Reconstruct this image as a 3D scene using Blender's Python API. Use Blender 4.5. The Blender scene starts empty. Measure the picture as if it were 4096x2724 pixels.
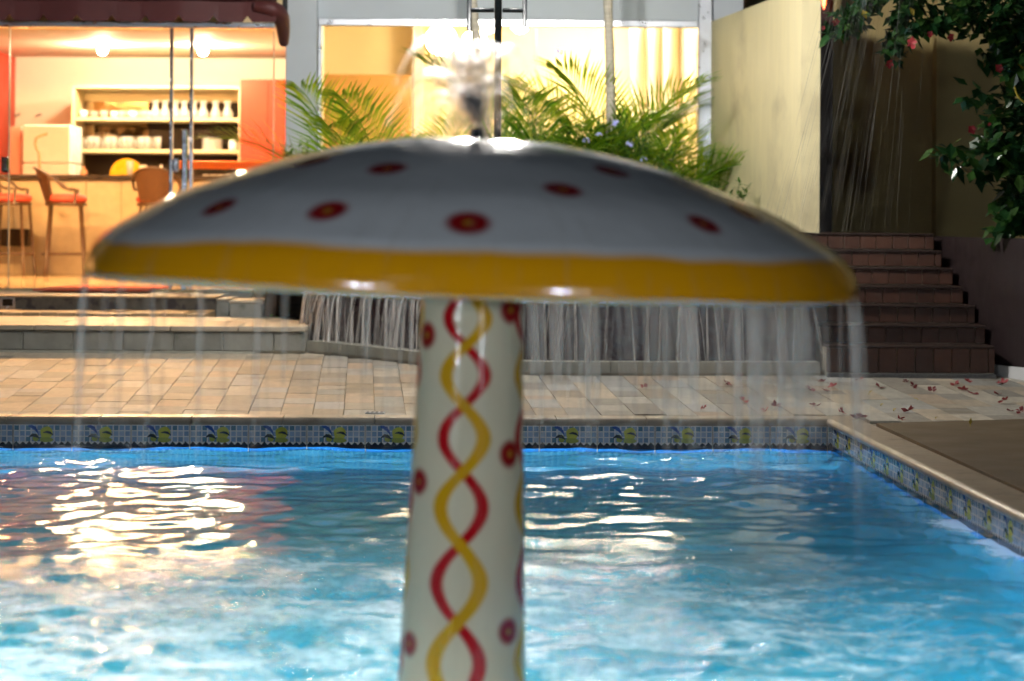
import bpy, math, random
import numpy as np
from mathutils import Vector, Matrix, noise as mnoise

R = math.radians
random.seed(7)
sc = bpy.context.scene
COL = sc.collection

# ------------------------------------------------------------------ camera
FPX, CX, CY, H, ROLL = 8700.0, 2048.0, 900.0, 0.87, 0.0063
CR = Vector((math.cos(ROLL), 0, math.sin(ROLL)))
CU = Vector((-math.sin(ROLL), 0, math.cos(ROLL)))
CF = Vector((0, 1, 0))
EYE = Vector((0, 0, H))
cam_d = bpy.data.cameras.new('camera')
cam = bpy.data.objects.new('camera', cam_d)
COL.objects.link(cam)
cam.matrix_world = Matrix(((CR.x, CU.x, 0, 0), (0, 0, -1, 0), (CR.z, CU.z, 0, H), (0, 0, 0, 1)))
cam_d.sensor_fit = 'HORIZONTAL'
cam_d.sensor_width = 23.5
cam_d.lens = 23.5 * FPX / 4096.0
cam_d.shift_y = -(1362.0 - CY) / 4096.0
cam_d.clip_start = 0.05
cam_d.clip_end = 500
cam_d.dof.use_dof = True
cam_d.dof.focus_distance = 9.2
cam_d.dof.aperture_fstop = 1.85
cam_d.dof.aperture_blades = 0
sc.camera = cam

# ------------------------------------------------------------------ world, moon, exposure
world = bpy.data.worlds.new('World')
sc.world = world
world.use_nodes = True
wnt = world.node_tree
sky = wnt.nodes.new('ShaderNodeTexSky')
sky.sky_type = 'NISHITA'
sky.sun_disc = False
sky.sun_elevation = R(3.0)
sky.sun_rotation = R(200)
sky.air_density = 1.6
sky.ozone_density = 4.0
wnt.nodes['Background'].inputs['Strength'].default_value = 0.006
wnt.links.new(sky.outputs[0], wnt.nodes['Background'].inputs['Color'])
sun_d = bpy.data.lights.new('sun', 'SUN')
sun_d.energy = 0.02
sun_d.angle = R(10)
sun_d.color = (0.85, 0.9, 1.0)
sun = bpy.data.objects.new('sun', sun_d)
COL.objects.link(sun)
sun.rotation_euler = (R(62), 0, R(-20))

sc.view_settings.view_transform = 'Standard'
sc.view_settings.look = 'None'
sc.view_settings.exposure = 0.0
sc.view_settings.gamma = 1.0
sc.view_settings.use_curve_mapping = False
sc.render.engine = 'CYCLES'
cy = sc.cycles
cy.use_denoising = True
cy.use_light_tree = True
cy.use_adaptive_sampling = True
cy.adaptive_threshold = 0.07
cy.max_bounces = 8
cy.diffuse_bounces = 3
cy.glossy_bounces = 3
cy.transmission_bounces = 8
cy.transparent_max_bounces = 64
cy.sample_clamp_indirect = 6.0
cy.caustics_reflective = False
cy.caustics_refractive = False

# lamp strengths (radiance of the glowing glass)
LAMP_POLE = 850.0
LAMP_BACK = 560.0
BAR_DOWN = 2300.0
BAR_TUBE = 600.0
ROOM_GLOBE = 60.0
ROOM_TUBE = 260.0
POOL_LAMP = 3100.0


# ------------------------------------------------------------------ pixel helpers
def ray(u, v):
    return CF + CR * ((u - CX) / FPX) + CU * ((CY - v) / FPX)


def atY(u, v, Y):
    d = ray(u, v)
    return EYE + d * (Y / d.y)


def atZ(u, v, z):
    d = ray(u, v)
    return EYE + d * ((z - H) / d.z)


SLOPE = 0.0357


def deck_z(Y):
    return max(0.0, SLOPE * (Y - 10.0))


def atDeck(u, v):
    d = ray(u, v)
    t = (-SLOPE * 10 - H) / (d.z - SLOPE * d.y)
    p = EYE + d * t
    if p.y < 10.0:
        p = atZ(u, v, 0)
    return p


def project(p):
    d = Vector(p) - EYE
    return (CX + FPX * d.dot(CR) / d.y, CY - FPX * d.dot(CU) / d.y)


# ------------------------------------------------------------------ mesh helpers
class B:
    def __init__(s):
        s.v, s.f, s.c = [], [], []

    def face(s, idx, col=None):
        s.f.append(idx)
        s.c.append(col)

    def poly(s, pts, col=None):
        n = len(s.v)
        s.v += [tuple(p) for p in pts]
        s.face(tuple(range(n, n + len(pts))), col)

    def box(s, lo, hi, col=None):
        n = len(s.v)
        for z in (lo[2], hi[2]):
            s.v += [(lo[0], lo[1], z), (hi[0], lo[1], z), (hi[0], hi[1], z), (lo[0], hi[1], z)]
        for f in ((3, 2, 1, 0), (4, 5, 6, 7), (0, 1, 5, 4), (1, 2, 6, 5), (2, 3, 7, 6), (3, 0, 4, 7)):
            s.face(tuple(n + i for i in f), col)

    def bbox(s, lo, hi, b=0.004, col=None):
        """box with chamfered edges"""
        x0, y0, z0 = lo
        x1, y1, z1 = hi
        n = len(s.v)
        rings = ((z0, b), (z0 + b, 0), (z1 - b, 0), (z1, b))
        for z, e in rings:
            s.v += [(x0 + e + b, y0 + e, z), (x1 - e - b, y0 + e, z), (x1 - e, y0 + e + b, z), (x1 - e, y1 - e - b, z),
                    (x1 - e - b, y1 - e, z), (x0 + e + b, y1 - e, z), (x0 + e, y1 - e - b, z), (x0 + e, y0 + e + b, z)]
        s.face(tuple(n + i for i in range(7, -1, -1)), col)
        s.face(tuple(n + 24 + i for i in range(8)), col)
        for k in range(3):
            for i in range(8):
                j = (i + 1) % 8
                s.face((n + 8 * k + i, n + 8 * k + j, n + 8 * k + 8 + j, n + 8 * k + 8 + i), col)

    def prism(s, pts, z0, z1, col=None):
        """plan polygon (ccw) extruded between z0 and z1 (numbers)"""
        n = len(s.v)
        m = len(pts)
        s.v += [(p[0], p[1], z0) for p in pts] + [(p[0], p[1], z1) for p in pts]
        s.face(tuple(n + i for i in range(m - 1, -1, -1)), col)
        s.face(tuple(n + m + i for i in range(m)), col)
        for i in range(m):
            j = (i + 1) % m
            s.face((n + i, n + j, n + m + j, n + m + i), col)

    def tube(s, path, rad, n=6, col=None, cap=True):
        P = [Vector(p) for p in path]
        if not hasattr(rad, '__len__'):
            rad = [rad] * len(P)
        base = len(s.v)
        up = None
        for i, p in enumerate(P):
            t = (P[min(i + 1, len(P) - 1)] - P[max(i - 1, 0)])
            if t.length < 1e-9:
                t = Vector((0, 0, 1))
            t.normalize()
            if up is None:
                up = Vector((0, 0, 1)) if abs(t.z) < 0.9 else Vector((1, 0, 0))
            a = t.cross(up)
            if a.length < 1e-6:
                a = t.cross(Vector((0, 1, 0.3)))
            a.normalize()
            b = a.cross(t)
            b.normalize()
            up = b
            for k in range(n):
                an = 2 * math.pi * k / n
                s.v.append(tuple(p + (a * math.cos(an) + b * math.sin(an)) * rad[i]))
        for i in range(len(P) - 1):
            for k in range(n):
                k2 = (k + 1) % n
                s.face((base + i * n + k, base + i * n + k2, base + (i + 1) * n + k2, base + (i + 1) * n + k), col)
        if cap:
            s.face(tuple(base + k for k in range(n)), col)
            e = base + (len(P) - 1) * n
            s.face(tuple(e + k for k in range(n - 1, -1, -1)), col)

    def lathe(s, prof, n=24, c=(0, 0, 0), col=None):
        base = len(s.v)
        m = len(prof)
        for (r, z) in prof:
            for k in range(n):
                a = 2 * math.pi * k / n
                s.v.append((c[0] + r * math.cos(a), c[1] + r * math.sin(a), c[2] + z))
        for i in range(m - 1):
            for k in range(n):
                k2 = (k + 1) % n
                s.face((base + i * n + k, base + i * n + k2, base + (i + 1) * n + k2, base + (i + 1) * n + k), col)
        if prof[0][0] > 1e-6:
            s.face(tuple(base + k for k in range(n - 1, -1, -1)), col)
        if prof[-1][0] > 1e-6:
            e = base + (m - 1) * n
            s.face(tuple(e + k for k in range(n)), col)


WL = {}


def link(name, me, parent=None, loc=(0, 0, 0)):
    o = bpy.data.objects.new(name, me)
    COL.objects.link(o)
    o.location = loc
    if parent is not None:
        o.parent = parent
    return o


def mesh(name, b, mat, smooth=False):
    me = bpy.data.meshes.new(name)
    me.from_pydata(b.v, [], b.f)
    if any(c is not None for c in b.c):
        at = me.color_attributes.new('paint', 'FLOAT_COLOR', 'CORNER')
        buf = []
        for f, c in zip(b.f, b.c):
            c = c or (0.5, 0.5, 0.5)
            buf += [c[0], c[1], c[2], 1.0] * len(f)
        at.data.foreach_set('color', buf)
    if smooth:
        me.polygons.foreach_set('use_smooth', [True] * len(me.polygons))
    for m in (mat if isinstance(mat, (list, tuple)) else [mat]):
        me.materials.append(m)
    me.update()
    return me


def obj(name, b, mat, parent=None, smooth=False, local=False):
    """world-coordinate builder -> object with its origin at its own base"""
    if local:
        o = link(name, mesh(name, b, mat, smooth), parent)
        WL[o.name] = Vector((0, 0, 0))
        return o
    V = np.array(b.v, dtype=float)
    lo, hi = V.min(0), V.max(0)
    org = Vector(((lo[0] + hi[0]) / 2, (lo[1] + hi[1]) / 2, lo[2]))
    b.v = [(x - org.x, y - org.y, z - org.z) for x, y, z in b.v]
    off = WL[parent.name] if parent is not None else Vector((0, 0, 0))
    o = link(name, mesh(name, b, mat, smooth), parent, org - off)
    WL[o.name] = org
    return o


def tag(o, label=None, cat=None, group=None, kind=None):
    if label:
        o['label'] = label
    if cat:
        o['category'] = cat
    if group:
        o['group'] = group
    if kind:
        o['kind'] = kind
    return o


def empty(name, loc, label=None, cat=None, group=None, kind=None, rot=(0, 0, 0)):
    o = bpy.data.objects.new(name, None)
    COL.objects.link(o)
    o.location = loc
    o.rotation_euler = rot
    o.empty_display_size = 0.1
    WL[o.name] = Vector(loc)
    return tag(o, label, cat, group, kind)


def copy_tree(o, parent=None):
    c = o.copy()
    COL.objects.link(c)
    if parent is not None:
        c.parent = parent
    for ch in list(o.children):
        copy_tree(ch, c)
    return c


def smoothcurve(pts, n):
    """catmull-rom through 2-D or 3-D points"""
    P = [Vector(p) if len(p) == 3 else Vector((p[0], p[1], 0)) for p in pts]
    out = []
    for i in range(len(P) - 1):
        p0, p1, p2, p3 = P[max(i - 1, 0)], P[i], P[i + 1], P[min(i + 2, len(P) - 1)]
        for k in range(n):
            t = k / n
            out.append(0.5 * ((2 * p1) + (p2 - p0) * t + (2 * p0 - 5 * p1 + 4 * p2 - p3) * t * t + (3 * p1 - p0 - 3 * p2 + p3) * t ** 3))
    out.append(P[-1])
    return out


ORD = ['first', 'second', 'third', 'fourth', 'fifth', 'sixth', 'seventh', 'eighth', 'ninth', 'tenth', 'eleventh', 'twelfth',
       'thirteenth', 'fourteenth', 'fifteenth', 'sixteenth']


# ------------------------------------------------------------------ material helpers
class NT:
    def __init__(s, m):
        s.t = m.node_tree
        s.n = s.t.nodes
        s.l = s.t.links

    def new(s, t, **kw):
        n = s.n.new(t)
        for k, v in kw.items():
            setattr(n, k, v)
        return n

    def put(s, sock, v):
        if isinstance(v, bpy.types.NodeSocket):
            s.l.new(v, sock)
        elif v is not None:
            sock.default_value = v

    def math(s, op, a, b=None, c=None, clamp=False):
        n = s.new('ShaderNodeMath', operation=op, use_clamp=clamp)
        for i, x in enumerate((a, b, c)):
            if x is not None:
                s.put(n.inputs[i], x)
        return n.outputs[0]

    def vmath(s, op, a, b=None):
        n = s.new('ShaderNodeVectorMath', operation=op)
        s.put(n.inputs[0], a)
        if b is not None:
            s.put(n.inputs[1], b)
        return n.outputs['Value'] if op in ('LENGTH', 'DISTANCE', 'DOT_PRODUCT') else n.outputs[0]

    def maprange(s, x, a, b, c=0.0, d=1.0, smooth=False):
        n = s.new('ShaderNodeMapRange')
        if smooth:
            n.interpolation_type = 'SMOOTHSTEP'
        s.put(n.inputs[0], x)
        for i, v in enumerate((a, b, c, d)):
            s.put(n.inputs[i + 1], v)
        return n.outputs[0]

    def mix(s, f, a, b, mode='MIX'):
        n = s.new('ShaderNodeMix', data_type='RGBA', blend_type=mode)
        s.put(n.inputs[0], f)
        for sock, v in ((n.inputs[6], a), (n.inputs[7], b)):
            if isinstance(v, (tuple, list)) and len(v) == 3:
                v = (*v, 1)
            s.put(sock, v)
        return n.outputs[2]

    def noise(s, vec, scale, detail=3, rough=0.55, out=0):
        n = s.new('ShaderNodeTexNoise')
        n.inputs['Scale'].default_value = scale
        n.inputs['Detail'].default_value = detail
        n.inputs['Roughness'].default_value = rough
        if vec is not None:
            s.l.new(vec, n.inputs['Vector'])
        return n.outputs[out]

    def scale(s, vec, sx, sy, sz):
        n = s.new('ShaderNodeMapping')
        n.inputs['Scale'].default_value = (sx, sy, sz)
        s.l.new(vec, n.inputs['Vector'])
        return n.outputs[0]


def newmat(name):
    m = bpy.data.materials.new(name)
    m.use_nodes = True
    t = NT(m)
    p = m.node_tree.nodes['Principled BSDF']
    return m, t, p


def pm(name, col, rough=0.5, var=0.0, nz=0.0, nsc=8.0, nstr=(1, 1, 1), bump=0.0, bsc=40.0, metal=0.0, spec=0.5, coat=0.0,
       stain=None, ramp=None, paint=False, trans=0.0):
    m, t, p = newmat(name)
    geo = t.new('ShaderNodeNewGeometry').outputs['Position']
    info = t.new('ShaderNodeObjectInfo').outputs['Random']
    c = (*col, 1)
    if paint:
        a = t.new('ShaderNodeVertexColor')
        a.layer_name = 'paint'
        c = a.outputs[0]
    if ramp:
        r = t.new('ShaderNodeValToRGB')
        r.color_ramp.interpolation = 'CONSTANT'
        el = r.color_ramp.elements
        while len(el) < len(ramp):
            el.new(0.5)
        for i, rc in enumerate(ramp):
            el[i].position = i / len(ramp)
            el[i].color = (*rc, 1)
        t.l.new(info, r.inputs[0])
        c = r.outputs[0]
    if var:
        w = t.math('FRACT', t.math('MULTIPLY', info, 7.31))
        g = t.maprange(w, 0, 1, 1 - var, 1 + var)
        c = t.mix(1.0, c, g, 'MULTIPLY')
    if nz:
        off = t.vmath('ADD', t.scale(geo, *nstr), t.new('ShaderNodeCombineXYZ').outputs[0])
        g = t.maprange(t.noise(off, nsc, 4, 0.6), 0.25, 0.75, 1 - nz, 1 + nz)
        c = t.mix(1.0, c, g, 'MULTIPLY')
    if stain:
        scol, ssc, lo, hi = stain
        f = t.maprange(t.noise(geo, ssc, 5, 0.6), lo, hi, 0, 1, True)
        c = t.mix(f, c, scol)
    t.put(p.inputs['Base Color'], c)
    if nz:
        t.put(p.inputs['Roughness'], t.maprange(t.noise(geo, nsc * 1.7, 3), 0.3, 0.7, max(0.03, rough - 0.08), min(1, rough + 0.08)))
    else:
        p.inputs['Roughness'].default_value = rough
    p.inputs['Metallic'].default_value = metal
    p.inputs['Specular IOR Level'].default_value = spec
    p.inputs['Coat Weight'].default_value = coat
    p.inputs['Coat Roughness'].default_value = 0.06
    p.inputs['Transmission Weight'].default_value = trans
    if bump:
        bn = t.new('ShaderNodeBump')
        bn.inputs['Strength'].default_value = bump
        bn.inputs['Distance'].default_value = 0.01
        t.l.new(t.noise(geo, bsc, 5, 0.6), bn.inputs['Height'])
        t.l.new(bn.outputs[0], p.inputs['Normal'])
    return m


def emit(name, col, strength):
    m, t, p = newmat(name)
    p.inputs['Base Color'].default_value = (0.9, 0.9, 0.9, 1)
    p.inputs['Emission Color'].default_value = (*col, 1)
    p.inputs['Emission Strength'].default_value = strength
    return m


def leafmat(name, ramp, trans=0.35, rough=0.4, spec=0.5):
    m, t, p = newmat(name)
    geo = t.new('ShaderNodeNewGeometry')
    r = t.new('ShaderNodeValToRGB')
    el = r.color_ramp.elements
    while len(el) < len(ramp):
        el.new(0.5)
    for i, c in enumerate(ramp):
        el[i].position = i / (len(ramp) - 1)
        el[i].color = (*c, 1)
    t.l.new(geo.outputs['Random Per Island'], r.inputs[0])
    t.l.new(r.outputs[0], p.inputs['Base Color'])
    p.inputs['Roughness'].default_value = rough
    p.inputs['Specular IOR Level'].default_value = spec
    tr = t.new('ShaderNodeBsdfTranslucent')
    t.l.new(t.mix(1.0, r.outputs[0], (1.5, 1.6, 0.7), 'MULTIPLY'), tr.inputs[0])
    mx = t.new('ShaderNodeMixShader')
    mx.inputs[0].default_value = trans
    t.l.new(p.outputs[0], mx.inputs[1])
    t.l.new(tr.outputs[0], mx.inputs[2])
    t.l.new(mx.outputs[0], m.node_tree.nodes['Material Output'].inputs[0])
    return m


def glassmat(name, tint=(0.97, 0.98, 0.97), refl=1.0, rough=0.0):
    """thin pane: clear straight through, Fresnel mirror on top"""
    m, t, p = newmat(name)
    t.n.remove(p)
    tr = t.new('ShaderNodeBsdfTransparent')
    tr.inputs[0].default_value = (*tint, 1)
    gl = t.new('ShaderNodeBsdfGlossy')
    gl.inputs['Roughness'].default_value = rough
    fr = t.new('ShaderNodeFresnel')
    fr.inputs[0].default_value = 1.45
    mx = t.new('ShaderNodeMixShader')
    t.put(mx.inputs[0], t.math('MULTIPLY', fr.outputs[0], refl, clamp=True))
    t.l.new(tr.outputs[0], mx.inputs[1])
    t.l.new(gl.outputs[0], mx.inputs[2])
    t.l.new(mx.outputs[0], m.node_tree.nodes['Material Output'].inputs[0])
    return m


def sprayt(name, alpha, col=(0.85, 0.87, 0.9), streak=0.0, fade=None, gloss=0.12, refr=False):
    """white water: partly clear, partly scattering"""
    m, t, p = newmat(name)
    t.n.remove(p)
    tr = t.new('ShaderNodeBsdfTransparent')
    df = t.new('ShaderNodeBsdfDiffuse')
    df.inputs[0].default_value = (*col, 1)
    if refr:
        tl = t.new('ShaderNodeBsdfRefraction')
        tl.inputs['Color'].default_value = (*col, 1)
        tl.inputs['Roughness'].default_value = 0.6
        tl.inputs['IOR'].default_value = 1.15
    else:
        tl = t.new('ShaderNodeBsdfTranslucent')
        tl.inputs[0].default_value = (*col, 1)
    gl = t.new('ShaderNodeBsdfGlossy')
    gl.inputs['Roughness'].default_value = 0.25
    m1 = t.new('ShaderNodeMixShader')
    m1.inputs[0].default_value = 0.82 if refr else 0.5
    t.l.new(df.outputs[0], m1.inputs[1])
    t.l.new(tl.outputs[0], m1.inputs[2])
    m2 = t.new('ShaderNodeMixShader')
    m2.inputs[0].default_value = gloss
    t.l.new(m1.outputs[0], m2.inputs[1])
    t.l.new(gl.outputs[0], m2.inputs[2])
    m3 = t.new('ShaderNodeMixShader')
    geo = t.new('ShaderNodeNewGeometry')
    a = t.math('MULTIPLY', t.math('POWER', geo.outputs['Random Per Island'], 2.0), alpha * 2.0)
    a = t.math('ADD', a, alpha * 0.2, clamp=True)
    if streak:
        g = t.scale(geo.outputs['Position'], 60, 60, 3)
        a = t.math('MULTIPLY', a, t.maprange(t.noise(g, 1.0, 2), 0.35, 0.65, 1 - streak, 1 + streak * 0.5), clamp=True)
    if fade:
        sp = t.new('ShaderNodeSeparateXYZ')
        t.l.new(geo.outputs['Position'], sp.inputs[0])
        a = t.math('MULTIPLY', a, t.maprange(sp.outputs[2], fade[0], fade[1], 0.06, 1.0, True))
    t.put(m3.inputs[0], a)
    t.l.new(tr.outputs[0], m3.inputs[1])
    t.l.new(m2.outputs[0], m3.inputs[2])
    t.l.new(m3.outputs[0], m.node_tree.nodes['Material Output'].inputs[0])
    return m


M = {}
STONES = [(0.46, 0.40, 0.31), (0.40, 0.39, 0.35), (0.54, 0.46, 0.35), (0.33, 0.30, 0.25), (0.52, 0.49, 0.42), (0.42, 0.35, 0.26),
          (0.56, 0.51, 0.42), (0.37, 0.34, 0.29), (0.45, 0.44, 0.41), (0.50, 0.40, 0.30)]
M['stone'] = pm('quartzite_paving', (0.4, 0.36, 0.3), 0.6, spec=0.3, var=0.08, nz=0.16, nsc=9, nstr=(3, 1, 1), bump=0.12, bsc=30, ramp=STONES, stain=((0.27, 0.235, 0.18), 1.7, 0.56, 0.74))
M['grout'] = pm('joint_mortar', (0.34, 0.31, 0.25), 0.9, nz=0.3, nsc=12)
M['coping'] = pm('coping_stone', (0.50, 0.42, 0.32), 0.38, var=0.06, nz=0.14, nsc=7, bump=0.1, bsc=60, stain=((0.26, 0.2, 0.14), 5, 0.52, 0.72))
M['brown'] = pm('brown_terrace', (0.16, 0.115, 0.065), 0.6, nz=0.15, nsc=3, bump=0.15, bsc=80)
M['riser'] = pm('grey_riser_stone', (0.28, 0.28, 0.25), 0.55, var=0.12, nz=0.18, nsc=7, bump=0.2, bsc=30, stain=((0.12, 0.13, 0.1), 6, 0.56, 0.75))
M['tread'] = pm('tread_stone', (0.46, 0.40, 0.31), 0.5, var=0.1, nz=0.14, nsc=6, nstr=(1, 3, 1), bump=0.1, bsc=30)
M['mosaic'] = pm('dark_riser', (0.10, 0.085, 0.065), 0.5, nz=0.3, nsc=30, stain=((0.04, 0.03, 0.03), 9, 0.5, 0.56))
M['brick'] = pm('edge_brick', (0.42, 0.30, 0.17), 0.6, var=0.2, nz=0.2, nsc=20, bump=0.3, bsc=40)
M['terracotta'] = pm('shaded_terracotta_tile', (0.088, 0.034, 0.018), 0.55, var=0.22, nz=0.22, nsc=14, bump=0.15, bsc=50)  # base colour darkened in place of the shade on the stairs
M['tread_brown'] = pm('shaded_stair_tread', (0.035, 0.017, 0.012), 0.6, nz=0.2, nsc=10, bump=0.15, bsc=40)  # tread colour darkened likewise, shade put into the tone
M['plinth'] = pm('plinth_mosaic', (0.12, 0.12, 0.12), 0.6, nz=0.5, nsc=90)
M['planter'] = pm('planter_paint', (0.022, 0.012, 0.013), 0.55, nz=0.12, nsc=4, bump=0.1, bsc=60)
M['white_paint'] = pm('white_paint', (0.72, 0.73, 0.74), 0.6, nz=0.05, nsc=3, bump=0.05, bsc=90)
M['facade'] = pm('facade_paint', (0.58, 0.64, 0.70), 0.65, nz=0.05, nsc=2, bump=0.06, bsc=80)
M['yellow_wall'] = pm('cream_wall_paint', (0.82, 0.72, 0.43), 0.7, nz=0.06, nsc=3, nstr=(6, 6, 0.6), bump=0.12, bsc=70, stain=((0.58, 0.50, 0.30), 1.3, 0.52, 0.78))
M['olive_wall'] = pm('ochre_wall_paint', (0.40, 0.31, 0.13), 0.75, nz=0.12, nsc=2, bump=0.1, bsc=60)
M['maroon'] = pm('maroon_canvas', (0.085, 0.018, 0.018), 0.6, nz=0.15, nsc=6, bump=0.15, bsc=120)
M['alu'] = pm('brushed_aluminium', (0.72, 0.74, 0.78), 0.32, metal=0.85, nz=0.05, nsc=8)
M['steel'] = pm('polished_steel', (0.55, 0.6, 0.66), 0.2, metal=1.0, nz=0.08, nsc=20)
M['black'] = pm('black_iron', (0.03, 0.035, 0.04), 0.38, nz=0.2, nsc=12, bump=0.1, bsc=80)
M['warmwhite'] = pm('warm_white_wall', (0.82, 0.72, 0.58), 0.7, nz=0.04, nsc=2)
M['creamwall'] = pm('cream_room_wall', (0.82, 0.65, 0.36), 0.7, nz=0.05, nsc=2)
M['wainscot'] = pm('ochre_panel', (0.40, 0.21, 0.05), 0.5, nz=0.12, nsc=3, nstr=(1, 1, 4))
M['orange'] = pm('orange_red_paint', (0.52, 0.045, 0.018), 0.5, nz=0.06, nsc=3)
M['orange_bar'] = pm('orange_rail', (0.85, 0.17, 0.005), 0.4, nz=0.05, nsc=3)
M['barfloor'] = pm('polished_floor_tile', (0.58, 0.46, 0.28), 0.12, nz=0.08, nsc=3, var=0.0)
M['barfront'] = pm('cream_stone_panel', (0.42, 0.34, 0.22), 0.45, var=0.04, nz=0.10, nsc=14, bump=0.05, bsc=60)
M['granite'] = pm('dark_granite', (0.045, 0.035, 0.03), 0.2, nz=0.4, nsc=60)
M['cab'] = pm('pale_wood_cabinet', (0.68, 0.56, 0.33), 0.45, nz=0.1, nsc=5, nstr=(1, 1, 8))
M['darkpanel'] = pm('dark_glass_back', (0.022, 0.013, 0.007), 0.35, nz=0.2, nsc=8, spec=0.15)
M['mirror'] = pm('mirror_back', (0.30, 0.22, 0.14), 0.06, metal=1.0, nz=0.03, nsc=4)
M['fridge'] = pm('white_enamel', (0.85, 0.83, 0.76), 0.25, nz=0.03, nsc=3)
M['pinkpanel'] = pm('pink_panel', (0.72, 0.38, 0.27), 0.5, nz=0.05, nsc=3)
M['china'] = pm('white_china', (0.85, 0.84, 0.8), 0.12, nz=0.02, nsc=3)
M['yellowplastic'] = pm('yellow_plastic', (0.85, 0.47, 0.01), 0.3, nz=0.04, nsc=5)
M['peach'] = pm('peach_glaze', (0.75, 0.35, 0.2), 0.2, nz=0.1, nsc=20)
M['rattan'] = pm('woven_rattan', (0.065, 0.026, 0.008), 0.55, nz=0.45, nsc=60, nstr=(1, 1, 2.5), bump=0.6, bsc=120)
M['cane'] = pm('bent_cane', (0.055, 0.026, 0.010), 0.4, nz=0.3, nsc=30)
M['cushion'] = pm('red_cushion', (0.50, 0.06, 0.035), 0.6, nz=0.08, nsc=10, bump=0.1, bsc=60)
M['mat'] = pm('red_doormat', (0.55, 0.09, 0.04), 0.9, nz=0.3, nsc=60)
M['pot'] = pm('beige_pot', (0.62, 0.52, 0.32), 0.5, nz=0.1, nsc=8)
M['bark'] = pm('pale_bark', (0.50, 0.46, 0.37), 0.8, nz=0.25, nsc=5, nstr=(1, 1, 14), bump=0.4, bsc=30)
M['stem'] = pm('green_stem', (0.10, 0.13, 0.04), 0.6, nz=0.2, nsc=10)
M['soil'] = pm('planting_soil', (0.05, 0.035, 0.025), 0.95, nz=0.4, nsc=20, bump=0.5, bsc=30)
M['wetstone'] = pm('wet_dark_stone', (0.036, 0.016, 0.020), 0.25, nz=0.4, nsc=10, nstr=(2, 2, 1), bump=0.4, bsc=20)
M['ledge'] = pm('pale_ledge_stone', (0.40, 0.39, 0.33), 0.5, nz=0.12, nsc=6, bump=0.1, bsc=40)
M['bluetile'] = pm('blue_basin_tile', (0.03, 0.14, 0.26), 0.2, var=0.35, nz=0.2, nsc=10)
M['pooltile'] = pm('glazed_pool_tile', (0.5, 0.5, 0.5), 0.16, paint=True, nz=0.10, nsc=25)
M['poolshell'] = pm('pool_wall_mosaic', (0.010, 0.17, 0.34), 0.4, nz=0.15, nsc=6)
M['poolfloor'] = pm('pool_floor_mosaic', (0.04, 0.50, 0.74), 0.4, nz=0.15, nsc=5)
M['petal'] = pm('red_petal', (0.46, 0.035, 0.045), 0.55, nz=0.25, nsc=60)
M['petal_dry'] = pm('wilted_petal', (0.30, 0.045, 0.05), 0.65, nz=0.3, nsc=60, var=0.3)
M['petal_blue'] = pm('pale_blue_petal', (0.40, 0.45, 0.85), 0.6, nz=0.1, nsc=60)
M['yellowleaf'] = pm('yellow_leaf', (0.45, 0.34, 0.03), 0.5, nz=0.2, nsc=40)
M['darkdoor'] = pm('dark_timber', (0.035, 0.016, 0.016), 0.5, nz=0.3, nsc=5, nstr=(4, 4, 0.5))
M['glass'] = glassmat('window_glass')
M['glassedge'] = pm('glass_edge', (0.30, 0.36, 0.33), 0.2, nz=0.05, nsc=4)
M['tumbler'] = sprayt('tumbler_glass', 0.45, (0.95, 0.92, 0.88))
M['palm'] = leafmat('palm_leaf', [(0.07, 0.17, 0.025), (0.13, 0.27, 0.035), (0.22, 0.36, 0.045), (0.34, 0.40, 0.05)], 0.62, 0.35)
M['shrub'] = leafmat('shrub_leaf', [(0.03, 0.10, 0.015), (0.07, 0.19, 0.025), (0.12, 0.25, 0.03)], 0.4, 0.45)
M['vine'] = leafmat('glossy_vine_leaf', [(0.008, 0.032, 0.012), (0.015, 0.06, 0.018), (0.03, 0.09, 0.02), (0.05, 0.11, 0.02)], 0.2, 0.28, 0.6)
M['fall'] = sprayt('cascade_water', 0.36, (1.0, 0.96, 0.93), 0.7, None, 0.06)
M['drip'] = sprayt('rim_water', 0.095, (1.0, 0.98, 0.97), 0.0, (0.16, 0.68), 0.05)
M['plume'] = sprayt('jet_water', 0.115, (1.0, 0.98, 0.98), 0.0, None, 0.05, True)
M['spray'] = sprayt('fine_spray', 0.042, (0.85, 0.83, 0.78))
M['splash'] = sprayt('splash_water', 0.5, (0.9, 0.92, 0.95))
M['lamp_white'] = emit('lit_opal_globe', (1.0, 0.96, 0.90), LAMP_POLE)
M['lamp_back'] = emit('lit_cool_globe', (0.86, 0.93, 1.0), LAMP_BACK)
M['lamp_down'] = emit('lit_downlight', (1.0, 0.80, 0.52), BAR_DOWN)
M['lamp_tube'] = emit('lit_warm_tube', (1.0, 0.52, 0.20), BAR_TUBE)
M['lamp_room'] = emit('lit_room_globe', (1.0, 0.78, 0.46), ROOM_GLOBE)
M['lamp_roomtube'] = emit('lit_room_tube', (1.0, 0.82, 0.54), ROOM_TUBE)
M['lamp_orange'] = emit('lit_orange_lamp', (1.0, 0.12, 0.01), 6.0)
M['lamp_pool'] = emit('lit_pool_lamp', (1.0, 0.92, 0.82), POOL_LAMP)

# ================================================================== SETTING: pool
P1 = atZ(3300, 1672, 0)
P2 = atZ(4090, 2058, 0)
F1 = atDeck(0, 1655)
F2 = atDeck(3000, 1663)
fdir = (F2 - F1)
fdir.z = 0
fdir.normalize()
rdir = (P2 - P1)
rdir.z = 0
rdir.normalize()
fn = Vector((fdir.y, -fdir.x, 0))        # into the pool from the far edge
rn = Vector((rdir.y, -rdir.x, 0))        # from the right edge into the pool
if rn.x > 0:
    rn = -rn
CW = 0.15
F1i = F1 + fn * CW
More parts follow.
